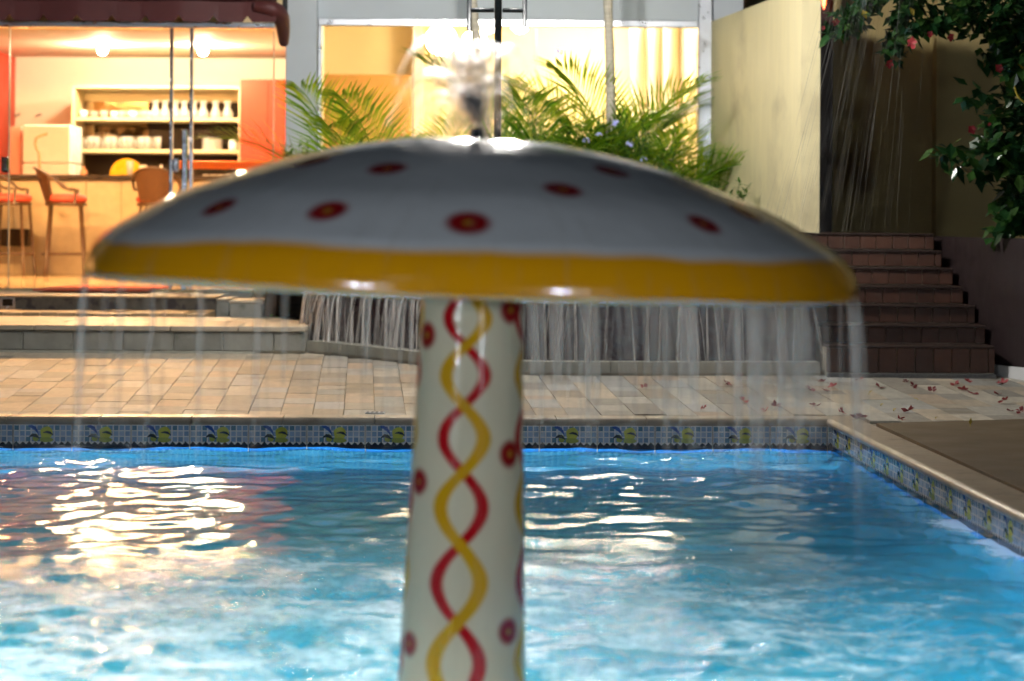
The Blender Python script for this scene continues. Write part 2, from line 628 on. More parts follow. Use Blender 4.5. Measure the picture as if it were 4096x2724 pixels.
# corner: intersection of inner far line and inner right line
den = fdir.x * rdir.y - fdir.y * rdir.x
tt = ((P1.x - F1i.x) * rdir.y - (P1.y - F1i.y) * rdir.x) / den
CORN = Vector((F1i.x + fdir.x * tt, F1i.y + fdir.y * tt, 0))
WATER_Z = -0.140
POOL_BOT = -0.85
pool_near = 2.6
pool_left = -6.0


def far_pt(s, off=0.0, z=0.0):     # s metres left of the corner along far edge
    p = CORN - fdir * s + fn * off
    return Vector((p.x, p.y, z))


def right_pt(s, off=0.0, z=0.0):   # s metres towards the camera along right edge
    p = CORN + rdir * s + rn * off
    return Vector((p.x, p.y, z))


FL = 7.6
RL = (CORN.y - pool_near) / abs(rdir.y)
WALL_IN = -0.02                       # tiles stand 2 cm behind the coping nose
# shell
b = B()
A = far_pt(FL, -0.035)
C_ = CORN - fn * 0.035 - rn * 0.035
D_ = right_pt(RL, -0.035)
E_ = Vector((A.x, pool_near, 0))
cor = [A, C_, D_, E_]
for i in range(4):
    p, q = cor[i], cor[(i + 1) % 4]
    b.poly([(p.x, p.y, -0.03), (q.x, q.y, -0.03), (q.x, q.y, POOL_BOT), (p.x, p.y, POOL_BOT)])
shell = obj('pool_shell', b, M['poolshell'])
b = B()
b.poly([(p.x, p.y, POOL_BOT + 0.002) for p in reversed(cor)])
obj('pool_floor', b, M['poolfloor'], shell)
tag(shell, 'blue mosaic pool basin below the water line', None, None, 'structure')

# waterline tiles: one print, shared mesh
TW = 0.262
TH = 0.20


def tile_mesh():
    b = B()
    g = 0.0022
    b.box((g, 0, -TH), (TW - g, 0.008, 0), (0.85, 0.87, 0.90))
    rng = random.Random(3)
    n = 10
    cw = (TW - 2 * g) / n

    def q(x0, z0, x1, z1, y, c):
        b.poly([(x0, y, z0), (x1, y, z0), (x1, y, z1), (x0, y, z1)], c)
    blues = [(0.12, 0.28, 0.44), (0.28, 0.45, 0.70), (0.38, 0.56, 0.80), (0.22, 0.38, 0.62), (0.45, 0.60, 0.80)]
    for r in range(3):
        for k in range(n):
            c = blues[(k * 2 + r * 3 + rng.randint(0, 1)) % 5]
            x0 = g + k * cw + cw * 0.12
            z1 = -0.004 - r * 0.0255
            q(x0, z1 - 0.0208, x0 + cw * 0.78, z1, -0.0004, c)
    # yellow-green fish shapes
    yl, yd = (0.62, 0.66, 0.09), (0.40, 0.48, 0.10)

    def blob(cx, cz, rx, rz, y, c, k=14, ph=0.0, am=0.12):
        b.poly([(cx + rx * math.cos(a) * (1 + am * math.sin(3 * a + ph)), y, cz + rz * math.sin(a) * (1 + am * math.sin(2 * a + ph)))
                for a in [2 * math.pi * i / k for i in range(k)]], c)
    blob(0.147, -0.040, 0.027, 0.034, -0.0008, yl, ph=0.7)
    blob(0.146, -0.068, 0.030, 0.013, -0.0010, yd, ph=1.7)
    blob(0.100, -0.058, 0.014, 0.019, -0.0009, yd, ph=2.2)

    def arc(pts, wd, y, c):
        for (x0, z0, w0), (x1, z1, w1) in zip([(p[0], p[1], w) for p, w in zip(pts, wd)][:-1], [(p[0], p[1], w) for p, w in zip(pts, wd)][1:]):
            b.poly([(x0, y, z0 - w0), (x1, y, z1 - w1), (x1, y, z1 + w1), (x0, y, z0 + w0)], c)
    arc([(0.068, -0.006), (0.085, -0.010), (0.100, -0.020), (0.110, -0.034), (0.114, -0.050)], [0.003, 0.008, 0.010, 0.008, 0.002], -0.0013, (0.03, 0.12, 0.50))
    arc([(0.072, -0.055), (0.086, -0.047), (0.102, -0.050), (0.118, -0.062)], [0.002, 0.007, 0.008, 0.002], -0.0014, (0.02, 0.04, 0.06))
    arc([(0.134, -0.036), (0.150, -0.033), (0.166, -0.037), (0.178, -0.046)], [0.002, 0.005, 0.006, 0.002], -0.0013, (0.02, 0.04, 0.06))
    # dark wave crest and blue below
    q(g, -0.118, TW - g, -0.088, -0.0011, (0.012, 0.02, 0.05))
    for k in range(9):
        x = g + k * (TW - 2 * g) / 9
        b.poly([(x, -0.0012, -0.088), (x + 0.026, -0.0012, -0.088), (x + 0.018, -0.0012, -0.080), (x + 0.012, -0.0012, -0.074 - 0.003 * (k % 2))], (0.015, 0.025, 0.05))
    q(g, -TH, TW - g, -0.106, -0.0015, (0.02, 0.20, 0.66))
    return mesh('pool_tile', b, M['pooltile'])


TM = tile_mesh()
border = empty('pool_tile_border', CORN, 'blue mosaic print tile border around pool waterline', None, None, 'structure')


def place_tile(p, direc):
    o = link('tile', TM, border)
    ang = math.atan2(direc.y, direc.x)
    o.location = (p.x - CORN.x, p.y - CORN.y, -0.036)
    o.rotation_euler = (0, 0, ang)


# joints at photo columns x=50+229k on the far wall
j0 = atY(52, 1705, F1i.y + 0.02)
s0 = (CORN - j0).dot(fdir)
k = 0
s = s0
while s > -0.03:
    place_tile(far_pt(s, WALL_IN), fdir)
    s -= TW
place_tile(far_pt(s0 + TW, WALL_IN), fdir)
place_tile(far_pt(s0 + 2 * TW, WALL_IN), fdir)
s = 0.0
while s < 5.2:
    place_tile(right_pt(s + 0.02, WALL_IN), rdir)
    s += TW
# thin white mortar behind the tiles
b = B()
p, q = far_pt(FL, -0.0295), CORN - fn * 0.0295 - rn * 0.0295
b.poly([(p.x, p.y, -0.24), (q.x, q.y, -0.24), (q.x, q.y, -0.03), (p.x, p.y, -0.03)])
r_ = right_pt(5.4, -0.0295)
b.poly([(q.x, q.y, -0.24), (r_.x, r_.y, -0.24), (r_.x, r_.y, -0.03), (q.x, q.y, -0.03)])
obj('mortar', b, pm('white_mortar', (0.6, 0.58, 0.55), 0.8, nz=0.1, nsc=20), border)

# coping stones (bullnose)
cop = empty('pool_coping', CORN, 'rounded tan stone coping around the pool edge', None, None, 'structure')
prof = [(0.0, -0.035), (0.0, 0.0), (CW - 0.018, 0.0), (CW - 0.009, -0.003), (CW - 0.002, -0.010), (CW, -0.0175), (CW - 0.002, -0.025), (CW - 0.010, -0.035)]


def coping_piece(p0, p1, inward, m0=0.0, m1=0.0):
    """p0,p1 = outer edge ends; m0/m1 shift the inner corner along the run (mitre)"""
    d = (p1 - p0).normalized()
    b = B()
    n = len(prof)
    for (p, mm) in ((p0, m0), (p1, m1)):
        for (o, z) in prof:
            w = p + inward * o + d * (mm * o / CW)
            b.v.append((w.x, w.y, z))
    for i in range(n):
        jn = (i + 1) % n
        b.face((i, jn, n + jn, n + i))
    b.face(tuple(range(n - 1, -1, -1)))
    b.face(tuple(range(n, 2 * n)))
    obj('coping_stone', b, M['coping'], cop)


cl = 0.41
s = 0.0
ftm = CW + 0.0
while s < FL:
    e = min(s + cl - 0.004, FL)
    a0 = far_pt(e, -CW)
    a1 = far_pt(s, -CW) if s > 0 else far_pt(-CW, -CW)
    coping_piece(a1, a0, fn, CW if s == 0 else 0, 0)
    s += cl
s = 0.0
while s < RL:
    e = min(s + 0.78, RL)
    a0 = right_pt(s + 0.002, -CW) if s > 0 else right_pt(-CW, -CW)
    a1 = right_pt(e - 0.002, -CW)
    coping_piece(a0, a1, rn, CW if s == 0 else 0, 0)
    s += 0.78

# ground under everything
b = B()
b.poly([(-60, -40, -1.2), (60, -40, -1.2), (60, 60, -1.2), (-60, 60, -1.2)])
tag(obj('ground', b, M['soil']), 'dark earth below the terrace', None, None, 'structure')
# near deck where the photographer stands
b = B()
b.box((-60, -40, -0.4), (60, pool_near, 0))
tag(obj('near_terrace', b, M['brown']), 'brown terrace in front of the pool', None, None, 'structure')
b = B()
b.box((-60, pool_near, -0.4), (A.x - 0.01, 60, -0.02))
tag(obj('side_terrace', b, M['brown']), 'brown terrace left of the pool', None, None, 'structure')
# brown slab right of the pool
b = B()
sl = [right_pt(RL, -CW - 0.004), right_pt(0.25, -CW - 0.004)]
tl = atDeck(3505, 1692)
tr2 = atDeck(4096, 1676)
e1 = tl + (tr2 - tl) * 6
b.prism([(sl[0].x, sl[0].y), (14, pool_near), (14, e1.y), (e1.x, e1.y), (tl.x, tl.y)], -0.4, 0.0)
tag(obj('brown_terrace', b, M['brown']), 'plain brown terrace to the right of the pool', None, None, 'structure')
EDGE_R = (tl, e1)

# ------------------------------------------------------------------ deck of quartzite stones
deck = None
b = B()
dl = F1 - fdir * 3
dr = tl
# base sheet (mortar) sloping up
y0 = 9.9


def dplane(x, y, dz=0.0):
    return (x, y, SLOPE * (y - 10.0) + dz if y > 9.0 else dz)


pts = [dplane(-7, F1.y - 0.01, -0.0025), dplane(CORN.x + 0.1, far_pt(0, -CW - 0.004).y, -0.03), dplane(tl.x, tl.y + 0.0, -0.0025), dplane(e1.x, e1.y, -0.0025),
       dplane(e1.x, 16, -0.0025), dplane(-7, 16, -0.0025)]
b.poly(pts)
deck = obj('pool_deck', b, M['grout'])
tag(deck, 'pale quartzite paving between the pool and the steps', None, None, 'structure')
rng = random.Random(11)
SK = -0.068     # joints lean left going away
stones = []
wcol = 0.148
xg = -3.0
FAR_CUT = [(-7.0, 12.78), (-1.30, 12.78), (-1.15, 12.62), (-0.85, 12.40), (-0.5, 12.1), (0.1, 11.78), (0.5, 11.70), (2.65, 11.70), (2.75, 11.5), (3.2, 11.2), (6, 11.0)]


def far_limit(x):
    for (x0, y0_), (x1, y1_) in zip(FAR_CUT, FAR_CUT[1:]):
        if x0 <= x <= x1:
            return y0_ + (y1_ - y0_) * (x - x0) / (x1 - x0)
    return 12.7


def near_limit(x):
    if x < tl.x:
        return far_pt(0, -CW - 0.004).y + (x - CORN.x) * fdir.y / fdir.x
    return tl.y + (x - tl.x) * (e1.y - tl.y) / (e1.x - tl.x) + 0.004


ci = 0
while xg < 4.2:
    w = rng.choice([0.142, 0.148, 0.154])
    y = near_limit(xg) - rng.uniform(0, 0.25)
    while True:
        ln = rng.choice([0.16, 0.22, 0.27, 0.3, 0.34, 0.42])
        ya = max(y, near_limit(xg + w / 2 + SK * (y - 10)) + 0.003)
        yb = y + ln
        x_at = xg + SK * (ya - 10)
        lim = far_limit(x_at + w / 2) + 0.1
        if ya > lim:
            break
        if yb - ya > 0.05:
            stones.append((xg, w, ya, yb))
        y = yb
    xg += w
vis, hid = [], []
for st in stones:
    u, v = project((st[0] + SK * (st[2] - 10) + st[1] / 2, (st[2] + st[3]) / 2, 0.03))
    (vis if -60 < u < 4160 else hid).append((u, v, st))
vis.sort(key=lambda t: -t[1])
if len(vis) > 300:
    hid += vis[300:]
    vis = vis[:300]


STC = {}


def stone_builder(w, L, kx):
    q = random.Random(kx)
    ub = B()
    ub.bbox((0.0012, 0.0012, -0.024), (w - 0.0012, L - 0.0012, 0.0), 0.0010)
    ja = [q.uniform(-0.0015, 0.0015) for _ in range(4)]
    ub.v = [(x + SK * y + ja[0 if y < L / 2 else 1] * (1 if x > w / 2 else 0.6), y + ja[2] * x / w, z + SLOPE * y + ja[3] * 0.5 * (x / w - 0.5)) for x, y, z in ub.v]
    return ub


def stone_mesh(w, L):
    k = (round(w, 4), round(L, 3), rng.randint(0, 2))
    if k not in STC:
        STC[k] = mesh('paving_stone', stone_builder(w, L, hash(k) % 1000), M['stone'])
    return STC[k]


def stone_org(st):
    return Vector((st[0] + SK * (st[2] - 10), st[2], SLOPE * (st[2] - 10) + rng.uniform(-0.0015, 0.0015)))


for (u, v, st) in vis:
    o = link('paving_stone', stone_mesh(st[1], st[3] - st[2]), deck)
    o.location = stone_org(st) - WL[deck.name]
if hid:
    b = B()
    for (u, v, st) in hid:
        og = stone_org(st)
        sb = stone_builder(st[1], st[3] - st[2], 5)
        n = len(b.v)
        b.v += [(x + og.x, y + og.y, z + og.z) for x, y, z in sb.v]
        for pf in sb.f:
            b.face(tuple(n + i for i in pf))
    tag(obj('outer_paving', b, M['stone'], deck), None, None, None, 'stuff')

# ================================================================== steps up to the bar (left)
YS1 = 12.83
ZD1 = deck_z(YS1)
Z1 = 0.262
steps = empty('bar_steps', (-3.2, YS1, ZD1), 'low grey stone steps leading up to the lit bar', 'steps')
XS1 = atY(1222, 1360, YS1).x
b = B()
b.box((-7.5, YS1 + 0.012, ZD1 - 0.1), (XS1 - 0.004, 14.2, Z1 - 0.032))
obj('step_core', b, M['grout'], steps)
x = XS1
first = True
while x > -4.6:
    w = 0.19 if first else 0.296
    first = False
    b = B()
    b.bbox((x - w + 0.004, YS1, ZD1 + 0.016), (x, YS1 + 0.03, Z1 - 0.036), 0.003)
    obj('riser_stone', b, M['riser'], steps)
    x -= w
x = XS1 + 0.0
while x > -4.6:
    w = 0.40
    b = B()
    b.bbox((x - w + 0.003, YS1 - 0.012, Z1 - 0.030), (x - 0.0, YS1 + 0.40, Z1), 0.004)
    obj('tread_stone', b, M['tread'], steps)
    x -= w
yy = YS1 + 0.403
for dy in (0.28, 0.3, 0.3):
    x = XS1 - rng.uniform(0, 0.2)
    while x > -4.6:
        w = rng.uniform(0.3, 0.6)
        b = B()
        b.bbox((x - w + 0.003, yy, Z1 - 0.03), (min(x, XS1), yy + dy - 0.003, Z1 + rng.uniform(-0.001, 0.001)), 0.003)
        obj('tread_stone', b, M['tread'], steps)
        x -= w
    yy += dy
b = B()
b.bbox((-7.5, YS1 - 0.02, ZD1 - 0.02), (XS1 - 0.3, YS1 - 0.001, ZD1 + 0.013), 0.003)
obj('skirting', b, M['ledge'], steps)
# brick edging strip
ZB = 0.282
XB = atY(815, 1262, 14.1).x
x = XB
while x > -5.0:
    w = 0.118
    for (ya, yb) in ((14.08, 14.36), (14.364, 14.655)):
        b = B()
        b.bbox((x - w + 0.004, ya + rng.uniform(0, 0.006), Z1 - 0.03), (x, yb, ZB + rng.uniform(-0.004, 0.004)), 0.005)
        obj('edge_brick', b, M['brick'], steps)
    x -= w
# dark riser, upper landing
Z2 = 0.373
YS2 = 14.67
b = B()
b.box((-7.5, YS2, Z1 - 0.05), (XB - 0.002, YS2 + 0.1, Z2 - 0.012))
obj('dark_riser', b, M['mosaic'], steps)
x = XB
while x > -5.0:
    w = 0.118
    b = B()
    b.bbox((x - w + 0.003, YS2 - 0.008, Z2 - 0.012), (x, YS2 + 0.25, Z2 + rng.uniform(-0.002, 0.002)), 0.003)
    obj('edge_brick', b, M['brick'], steps)
    x -= w
b = B()
b.box((-8, YS2 + 0.252, Z2 - 0.2), (XB - 0.002, 15.66, Z2))
obj('landing', b, M['tread'], steps)
# recessed step light
lp = atY(33, 1216, YS2)
b = B()
x0, x1 = atY(2, 1216, YS2).x, atY(62, 1216, YS2).x
z0, z1 = lp.z - 0.045, lp.z + 0.043
b.box((x0, YS2 - 0.012, z0), (x0 + 0.016, YS2 - 0.001, z1))
b.box((x1 - 0.016, YS2 - 0.012, z0), (x1, YS2 - 0.001, z1))
b.box((x0 + 0.016, YS2 - 0.012, z0), (x1 - 0.016, YS2 - 0.001, z0 + 0.032))
b.box((x0 + 0.016, YS2 - 0.012, z1 - 0.008), (x1 - 0.016, YS2 - 0.001, z1))
st = obj('step_light', b, M['steel'])
tag(st, 'square metal step light set into the dark riser', 'step light')
b = B()
b.box((x0 + 0.017, YS2 - 0.006, z0 + 0.033), (x1 - 0.017, YS2 - 0.002, z1 - 0.009))
obj('lens', b, M['darkpanel'], st)
# low grey blocks to the right of the landing
for (ua, ub_, va, vb, Y, nm, lab) in ((816, 917, 1198, 1258, 14.72, 'stone_block', 'pale grey stone block at the right end of the brick landing'),
                                       (918, 1156, 1206, 1267, 14.2, 'stone_block', 'longer grey stone block beside the waterfall wall'),
                                       (812, 1012, 1160, 1187, 15.35, 'stone_kerb', 'thin grey stone kerb behind the stone blocks')):
    pa, pb = atY(ua, vb, Y), atY(ub_, va, Y)
    g = empty(nm, ((pa.x + pb.x) / 2, Y, pa.z), lab, 'block')
    b = B()
    b.bbox((pa.x, Y, pa.z - 0.06), (pb.x - 0.002, Y + 0.5, pb.z - 0.014), 0.004)
    obj('face', b, M['riser'], g)
    b = B()
    b.bbox((pa.x - 0.003, Y - 0.006, pb.z - 0.012), (pb.x - 0.002, Y + 0.5, pb.z + 0.004), 0.003)
    obj('cap', b, M['tread'], g)
p = atY(1054, 1192, 14.5)
b = B()
b.lathe([(0.045, 0), (0.062, 0.03), (0.070, 0.10), (0.074, 0.13), (0.068, 0.13), (0.064, 0.10)], 20, (p.x, p.y, p.z))
tag(obj('flower_pot', b, M['pot'], smooth=True), 'round beige pot on the stone block under the mushroom cap', 'pot')

# two sprigs of weed in the joint
b = B()
for (u, v) in ((1085, 1268), (1108, 1272)):
    p = atY(u, v, 14.0)
    for k in range(6):
        a = random.uniform(0, 6.28)
        d = Vector((math.cos(a), math.sin(a), 1.2)).normalized() * 0.022
        s_ = d.cross(Vector((0, 0, 1))).normalized() * 0.006
        b.poly([p, p + d * 0.6 + s_, p + d, p + d * 0.6 - s_])
tag(obj('weed', b, M['shrub']), 'tiny green weeds sprouting on the stone landing', 'weed')

# ================================================================== waterfall wall and upper basin
lpx = [(1232, 1412), (1340, 1422), (1450, 1434), (1560, 1446), (1660, 1458), (1800, 1474), (1950, 1488), (2080, 1499), (2300, 1502), (2600, 1503), (2950, 1503), (3282, 1503)]
base = [atDeck(u, v) for u, v in lpx]
cas = empty('waterfall_wall', (0.1, 11.9, 0.06), 'low dark waterfall wall with a pale ledge behind the mushroom', 'waterfall wall')
ZL = 0.058


def normal_at(P, i):
    a, b_ = P[max(i - 1, 0)], P[min(i + 1, len(P) - 1)]
    d = (b_ - a)
    d.z = 0
    d.normalize()
    return Vector((-d.y, d.x, 0))   # pointing away from the camera


def strip_solid(P, o0, o1, z0f, z1f):
    b = B()
    n = len(P)
    for i, p in enumerate(P):
        nn = normal_at(P, i)
        a, c = p + nn * o0, p + nn * o1
        b.v += [(a.x, a.y, z0f(p)), (c.x, c.y, z0f(p)), (c.x, c.y, z1f(p)), (a.x, a.y, z1f(p))]
    for i in range(n - 1):
        k, l = 4 * i, 4 * i + 4
        for e in range(4):
            b.face((k + e, l + e, l + (e + 1) % 4, k + (e + 1) % 4))
    b.face((0, 1, 2, 3))
    b.face((4 * n - 1, 4 * n - 2, 4 * n - 3, 4 * n - 4))
    return b


obj('base_course', strip_solid(base, 0.0, 0.12, lambda p: p.z - 0.05, lambda p: p.z + 0.015), M['grout'], cas)
# ledge in separate stones
seg = smoothcurve([tuple(p) for p in base], 6)
acc, start = 0.0, 0
for i in range(1, len(seg)):
    acc += (seg[i] - seg[i - 1]).length
    if acc > 0.42 or i == len(seg) - 1:
        piece = [seg[j].copy() for j in range(start, i + 1)]
        piece[-1] = piece[-1] + (piece[-2] - piece[-1]).normalized() * 0.004
        obj('ledge_stone', strip_solid(piece, -0.012, 0.115, lambda p: p.z + 0.016, lambda p: p.z + 0.016 + ZL), M['ledge'], cas)
        start, acc = i, 0.0
ZTOP = 0.445
back = [p.copy() for p in base]
wl = [atY(1157, 1300, 13.2)] + back
wl[0].z = 0.12
obj('wall', strip_solid(wl, 0.12, 0.30, lambda p: -0.05, lambda p: ZTOP), M['wetstone'], cas)
# basin water and its far tiled wall
b = B()
front = [p + normal_at(wl, i) * 0.2 for i, p in enumerate(wl)]
b.poly([(p.x, p.y, ZTOP + 0.006) for p in front] + [(3.0, 14.1, ZTOP + 0.006), (-1.5, 14.1, ZTOP + 0.006)])
bw = obj('basin_water', b, glassmat('basin_water', (0.6, 0.75, 0.8), 2.0, 0.05))
tag(bw, 'thin sheet of water in the upper basin above the waterfall', None, None, 'structure')
b = B()
b.poly([(p.x, p.y, ZTOP - 0.1) for p in front] + [(3.0, 14.15, ZTOP - 0.1), (-1.5, 14.15, ZTOP - 0.1)])
obj('basin_floor', b, M['bluetile'], cas)
plant_bed = empty('planting_bed', (0, 14.9, 0.4), 'raised bed of dark soil below the lit window', None, None, 'structure')
x = -1.35
while x < 1.6:
    b = B()
    b.bbox((x, 14.12, ZTOP - 0.1), (x + 0.096, 14.14, ZTOP + 0.09), 0.002)
    obj('tile', b, M['bluetile'], plant_bed)
    x += 0.1
b = B()
b.box((-1.6, 14.142, 0.2), (1.62, 15.72, 0.52))
obj('soil', b, M['soil'], plant_bed)

# cascading water
rng = random.Random(5)
b = B()
fine = smoothcurve([tuple(p) for p in wl], 40)


def strand(b, pts, w, n=3, taper=True):
    m = len(pts)
    if taper:
        rad = [w * (0.35 + 0.9 * math.sin(math.pi * min(1, 0.12 + 0.8 * i / (m - 1)))) for i in range(m)]
    else:
        rad = [w * (0.75 + 0.45 * i / (m - 1)) for i in range(m)]
    b.tube(pts, rad, n, cap=False)


tot = len(fine)
for k in range(250):
    i = rng.randint(0, tot - 1)
    p = fine[i]
    nn = normal_at(fine, i)
    dr = (fine[min(i + 1, tot - 1)] - fine[max(i - 1, 0)]).normalized()
    out = rng.uniform(0.0, 0.05)
    side = rng.gauss(0, 0.028)
    wdt = rng.choice([0.003, 0.005, 0.008, 0.011])
    z0, z1 = ZTOP + 0.008, p.z + 0.09
    hgt = z0 - z1 + 0.02
    pts = []
    for j in range(8):
        t = j / 7
        q = p + nn * (0.115 - 0.012 - out * math.sqrt(max(0, t)) * 1.2) + dr * side * t
        pts.append((q.x, q.y, z0 - hgt * t ** 1.25 + (0.012 if j == 0 else 0)))
    strand(b, pts, wdt, 3, False)
# lip foam
tag(obj('cascade_water', b, M['fall'], smooth=True), 'streaks of water pouring over the dark waterfall wall', None, None, 'stuff')
b = B()
for k in range(260):
    i = rng.randint(0, tot - 1)
    p = fine[i] + normal_at(fine, i) * rng.uniform(0.09, 0.13)
    dr = (fine[min(i + 1, tot - 1)] - fine[max(i - 1, 0)]).normalized()
    L = rng.uniform(0.02, 0.07)
    b.tube([(p.x - dr.x * L, p.y - dr.y * L, ZTOP + 0.004), (p.x, p.y, ZTOP + rng.uniform(0.008, 0.014)), (p.x + dr.x * L, p.y + dr.y * L, ZTOP + 0.004)], [0.003, 0.007, 0.003], 4)
tag(obj('cascade_foam', b, M['splash'], smooth=True), 'bright foam along the lip of the waterfall wall', None, None, 'stuff')

# ================================================================== building with bar and dining room
YF = 15.8
bld = empty('cafe_building', (-1.5, YF, 0.38), 'blue-white building with lit glass front behind the pool', 'building')


def part(name, lo, hi, m, parent=bld, bev=0.0):
    b = B()
    if bev:
        b.bbox(lo, hi, bev)
    else:
        b.box(lo, hi)
    return obj(name, b, m, parent)


ZF = 0.385
xpL, xpR = atY(1148, 300, YF).x, atY(1272, 300, YF).x
zrail = atY(700, 100, YF).z
zwin = atY(2000, 78, YF).z
xw0, xw1 = xpR, atY(2790, 300, YF).x
xc1 = atY(2846, 300, YF).x
xend = atY(2972, 50, YF).x
part('pillar', (xpL, YF - 0.1, 0.1), (xpR, YF + 0.25, 4.2), M['facade'], bev=0.006)
part('upper_wall', (xpR + 0.001, YF - 0.02, zwin), (xend, YF + 0.25, 4.2), M['facade'])
part('right_wall', (xc1, YF - 0.016, 0.1), (xend - 0.003, YF + 0.24, zwin - 0.002), M['facade'])
part('corner_post', (xw1, YF - 0.06, 0.1), (xc1, YF + 0.1, 4.2), M['alu'], bev=0.008)
part('upper_wall', (-9, YF - 0.02, zrail + 0.02), (xpL - 0.001, YF + 0.25, 4.2), M['creamwall'])
part('bar_floor', (-9, 15.66, ZF - 0.3), (-1.45, 25, ZF), M['barfloor'])
part('room_floor', (-2.0, 15.73, 0.1), (4, 23, ZF - 0.002), M['barfloor'])
ZC = 2.66
b = B()
b.prism([(-9, YF + 0.252), (-1.475, YF + 0.252), (-2.08, 23.6), (-2.08, 25), (-9, 25)], ZC, ZC + 0.1)
obj('ceiling', b, M['warmwhite'], bld)
part('ceiling_beam', (-9, 18.9, ZC - 0.10), (-1.76, 19.15, ZC - 0.001), M['warmwhite'])
part('back_wall', (-9, 23.6, ZF), (-2.06, 23.75, ZC), M['warmwhite'])
xo = atY(36, 300, 23.3).x
part('side_wall', (xo - 0.2, 20.9, ZF), (xo, 23.598, ZC - 0.002), M['orange'])
b = B()
b.prism([(-1.47, YF + 0.252), (-1.43, YF + 0.252), (-2.03, 23.6), (-2.03, 25), (-2.06, 25), (-2.06, 23.6)], ZF, 3.2)
obj('bar_side_wall', b, M['warmwhite'], bld)
part('end_wall', (-9.1, YF + 0.252, ZF), (-9.001, 25, 3.2), M['warmwhite'])
# dining room
YR = 21.2
part('room_back_wall', (-1.86, YR, ZF), (4.0, YR + 0.12, 3.3), M['creamwall'])
part('room_side_wall', (xend - 0.05, YF + 0.252, ZF), (xend + 0.05, YR - 0.001, 3.3), M['creamwall'])
part('room_ceiling', (-1.9, YF + 0.252, 3.0), (xend - 0.052, YR - 0.001, 3.1), M['warmwhite'])
xq = atY(1642, 420, 20.6).x
zq = atY(1400, 297, 20.6).z
part('wainscot', (-1.82, 20.6, ZF), (xq, YR - 0.001, zq), M['wainscot'], bev=0.01)
part('partition', (xq + 0.001, 20.9, ZF), (xq + 0.10, YR - 0.001, 2.998), M['warmwhite'])
xs = atY(2560, 400, 20.0).x
for k in range(5):
    xa = xs + k * 0.16
    b = B()
    n = len(b.v)
    b.tube([(xa, 20.6 + 0.05 * (k % 2), ZF + 0.02), (xa + 0.01, 20.6 + 0.05 * (k % 2), 1.6), (xa, 20.6 + 0.05 * (k % 2), 2.96)], [0.085, 0.07, 0.08], 10)
    o = obj('curtain', b, M['warmwhite'], smooth=True)
    tag(o, '%s bright curtain fold from left behind the right end of the lit window' % ORD[k], 'curtain', 'pale curtain folds in the bright dining room')

# window frame and panes
zf0 = atY(2000, 108, YF).z
part('window_frame', (xw0 + 0.001, YF - 0.03, zf0), (xw1 - 0.001, YF + 0.03, zwin - 0.001), M['alu'], bev=0.006)
part('window_frame', (xw0 + 0.001, YF - 0.03, 0.5), (xw0 + 0.03, YF + 0.03, zf0 - 0.001), M['alu'], bev=0.006)
xm = [xw0 + 0.03, atY(1655, 300, YF).x, atY(2145, 300, YF).x, xw1 - 0.001]
for i in range(3):
    p_ = part('window_pane', (xm[i] + 0.003, YF - 0.004, 0.5), (xm[i + 1] - 0.003, YF + 0.004, zf0 - 0.001), M['glass'])
    if i < 2:
        part('pane_edge', (xm[i + 1] - 0.004, YF - 0.008, 0.5), (xm[i + 1] + 0.004, YF + 0.008, zf0 - 0.001), M['glassedge'], p_)
# glass doors of the bar
part('door_rail', (-9, YF - 0.035, zrail - 0.02), (xpL - 0.001, YF + 0.03, zrail + 0.019), M['alu'], bev=0.004)
part('door_track', (-9, YF - 0.05, ZF - 0.004), (xpL - 0.001, YF + 0.05, ZF + 0.004), M['black'])
xd = [-9.0, atY(-500, 400, YF).x, atY(37, 400, YF).x, atY(686, 400, YF).x, atY(766, 400, YF).x, atY(1094, 400, YF).x, xpL - 0.001]
doors = []
for i in range(len(xd) - 1):
    d_ = part('glass_door', (xd[i] + 0.006, YF - 0.004 + 0.02 * (i % 2), ZF + 0.006), (xd[i + 1] - 0.002, YF + 0.004 + 0.02 * (i % 2), zrail - 0.021), M['glass'])
    doors.append(d_)
for i in (3, 4):
    part('door_edge', (xd[i] - 0.012, YF - 0.014, ZF + 0.006), (xd[i] + 0.012, YF + 0.026, zrail - 0.021), M['steel'], doors[i], bev=0.003)
for i in (2, 5):
    part('door_edge', (xd[i] - 0.003, YF - 0.008, ZF + 0.006), (xd[i] + 0.003, YF + 0.030, zrail - 0.021), M['glassedge'], doors[min(i, 5)])
a_, c_ = atY(690, 690, YF - 0.03), atY(718, 632, YF - 0.03)
part('lock', (a_.x, YF - 0.045, a_.z), (c_.x, YF - 0.015, c_.z), M['steel'], doors[3], bev=0.012)
a_, c_ = atY(4, 688, YF - 0.03), atY(36, 628, YF - 0.03)
part('lock', (a_.x, YF - 0.045, a_.z), (c_.x, YF - 0.015, c_.z), M['steel'], doors[2], bev=0.012)
a_, c_ = atY(725, 1165, YF - 0.06), atY(751, 517, YF - 0.06)
part('handle', (a_.x, YF - 0.085, a_.z), (c_.x, YF - 0.04, c_.z), M['steel'], doors[3], bev=0.006)
# orange rail inside
a_, c_ = atY(718, 675, 17.2), atY(1090, 645, 17.2)
rl = empty('orange_rail', ((a_.x + c_.x) / 2, 17.2, ZF), 'flat orange rail on posts behind the glass door', 'rail')
b = B()
b.bbox((a_.x, 17.2, a_.z), (c_.x + 0.5, 17.24, c_.z), 0.006)
obj('bar', b, M['orange_bar'], rl)
for xx in (a_.x + 0.03, c_.x + 0.45):
    b = B()
    b.tube([(xx, 17.26, ZF), (xx, 17.26, a_.z + 0.03)], 0.015, 10)
    obj('post', b, M['steel'], rl, smooth=True)

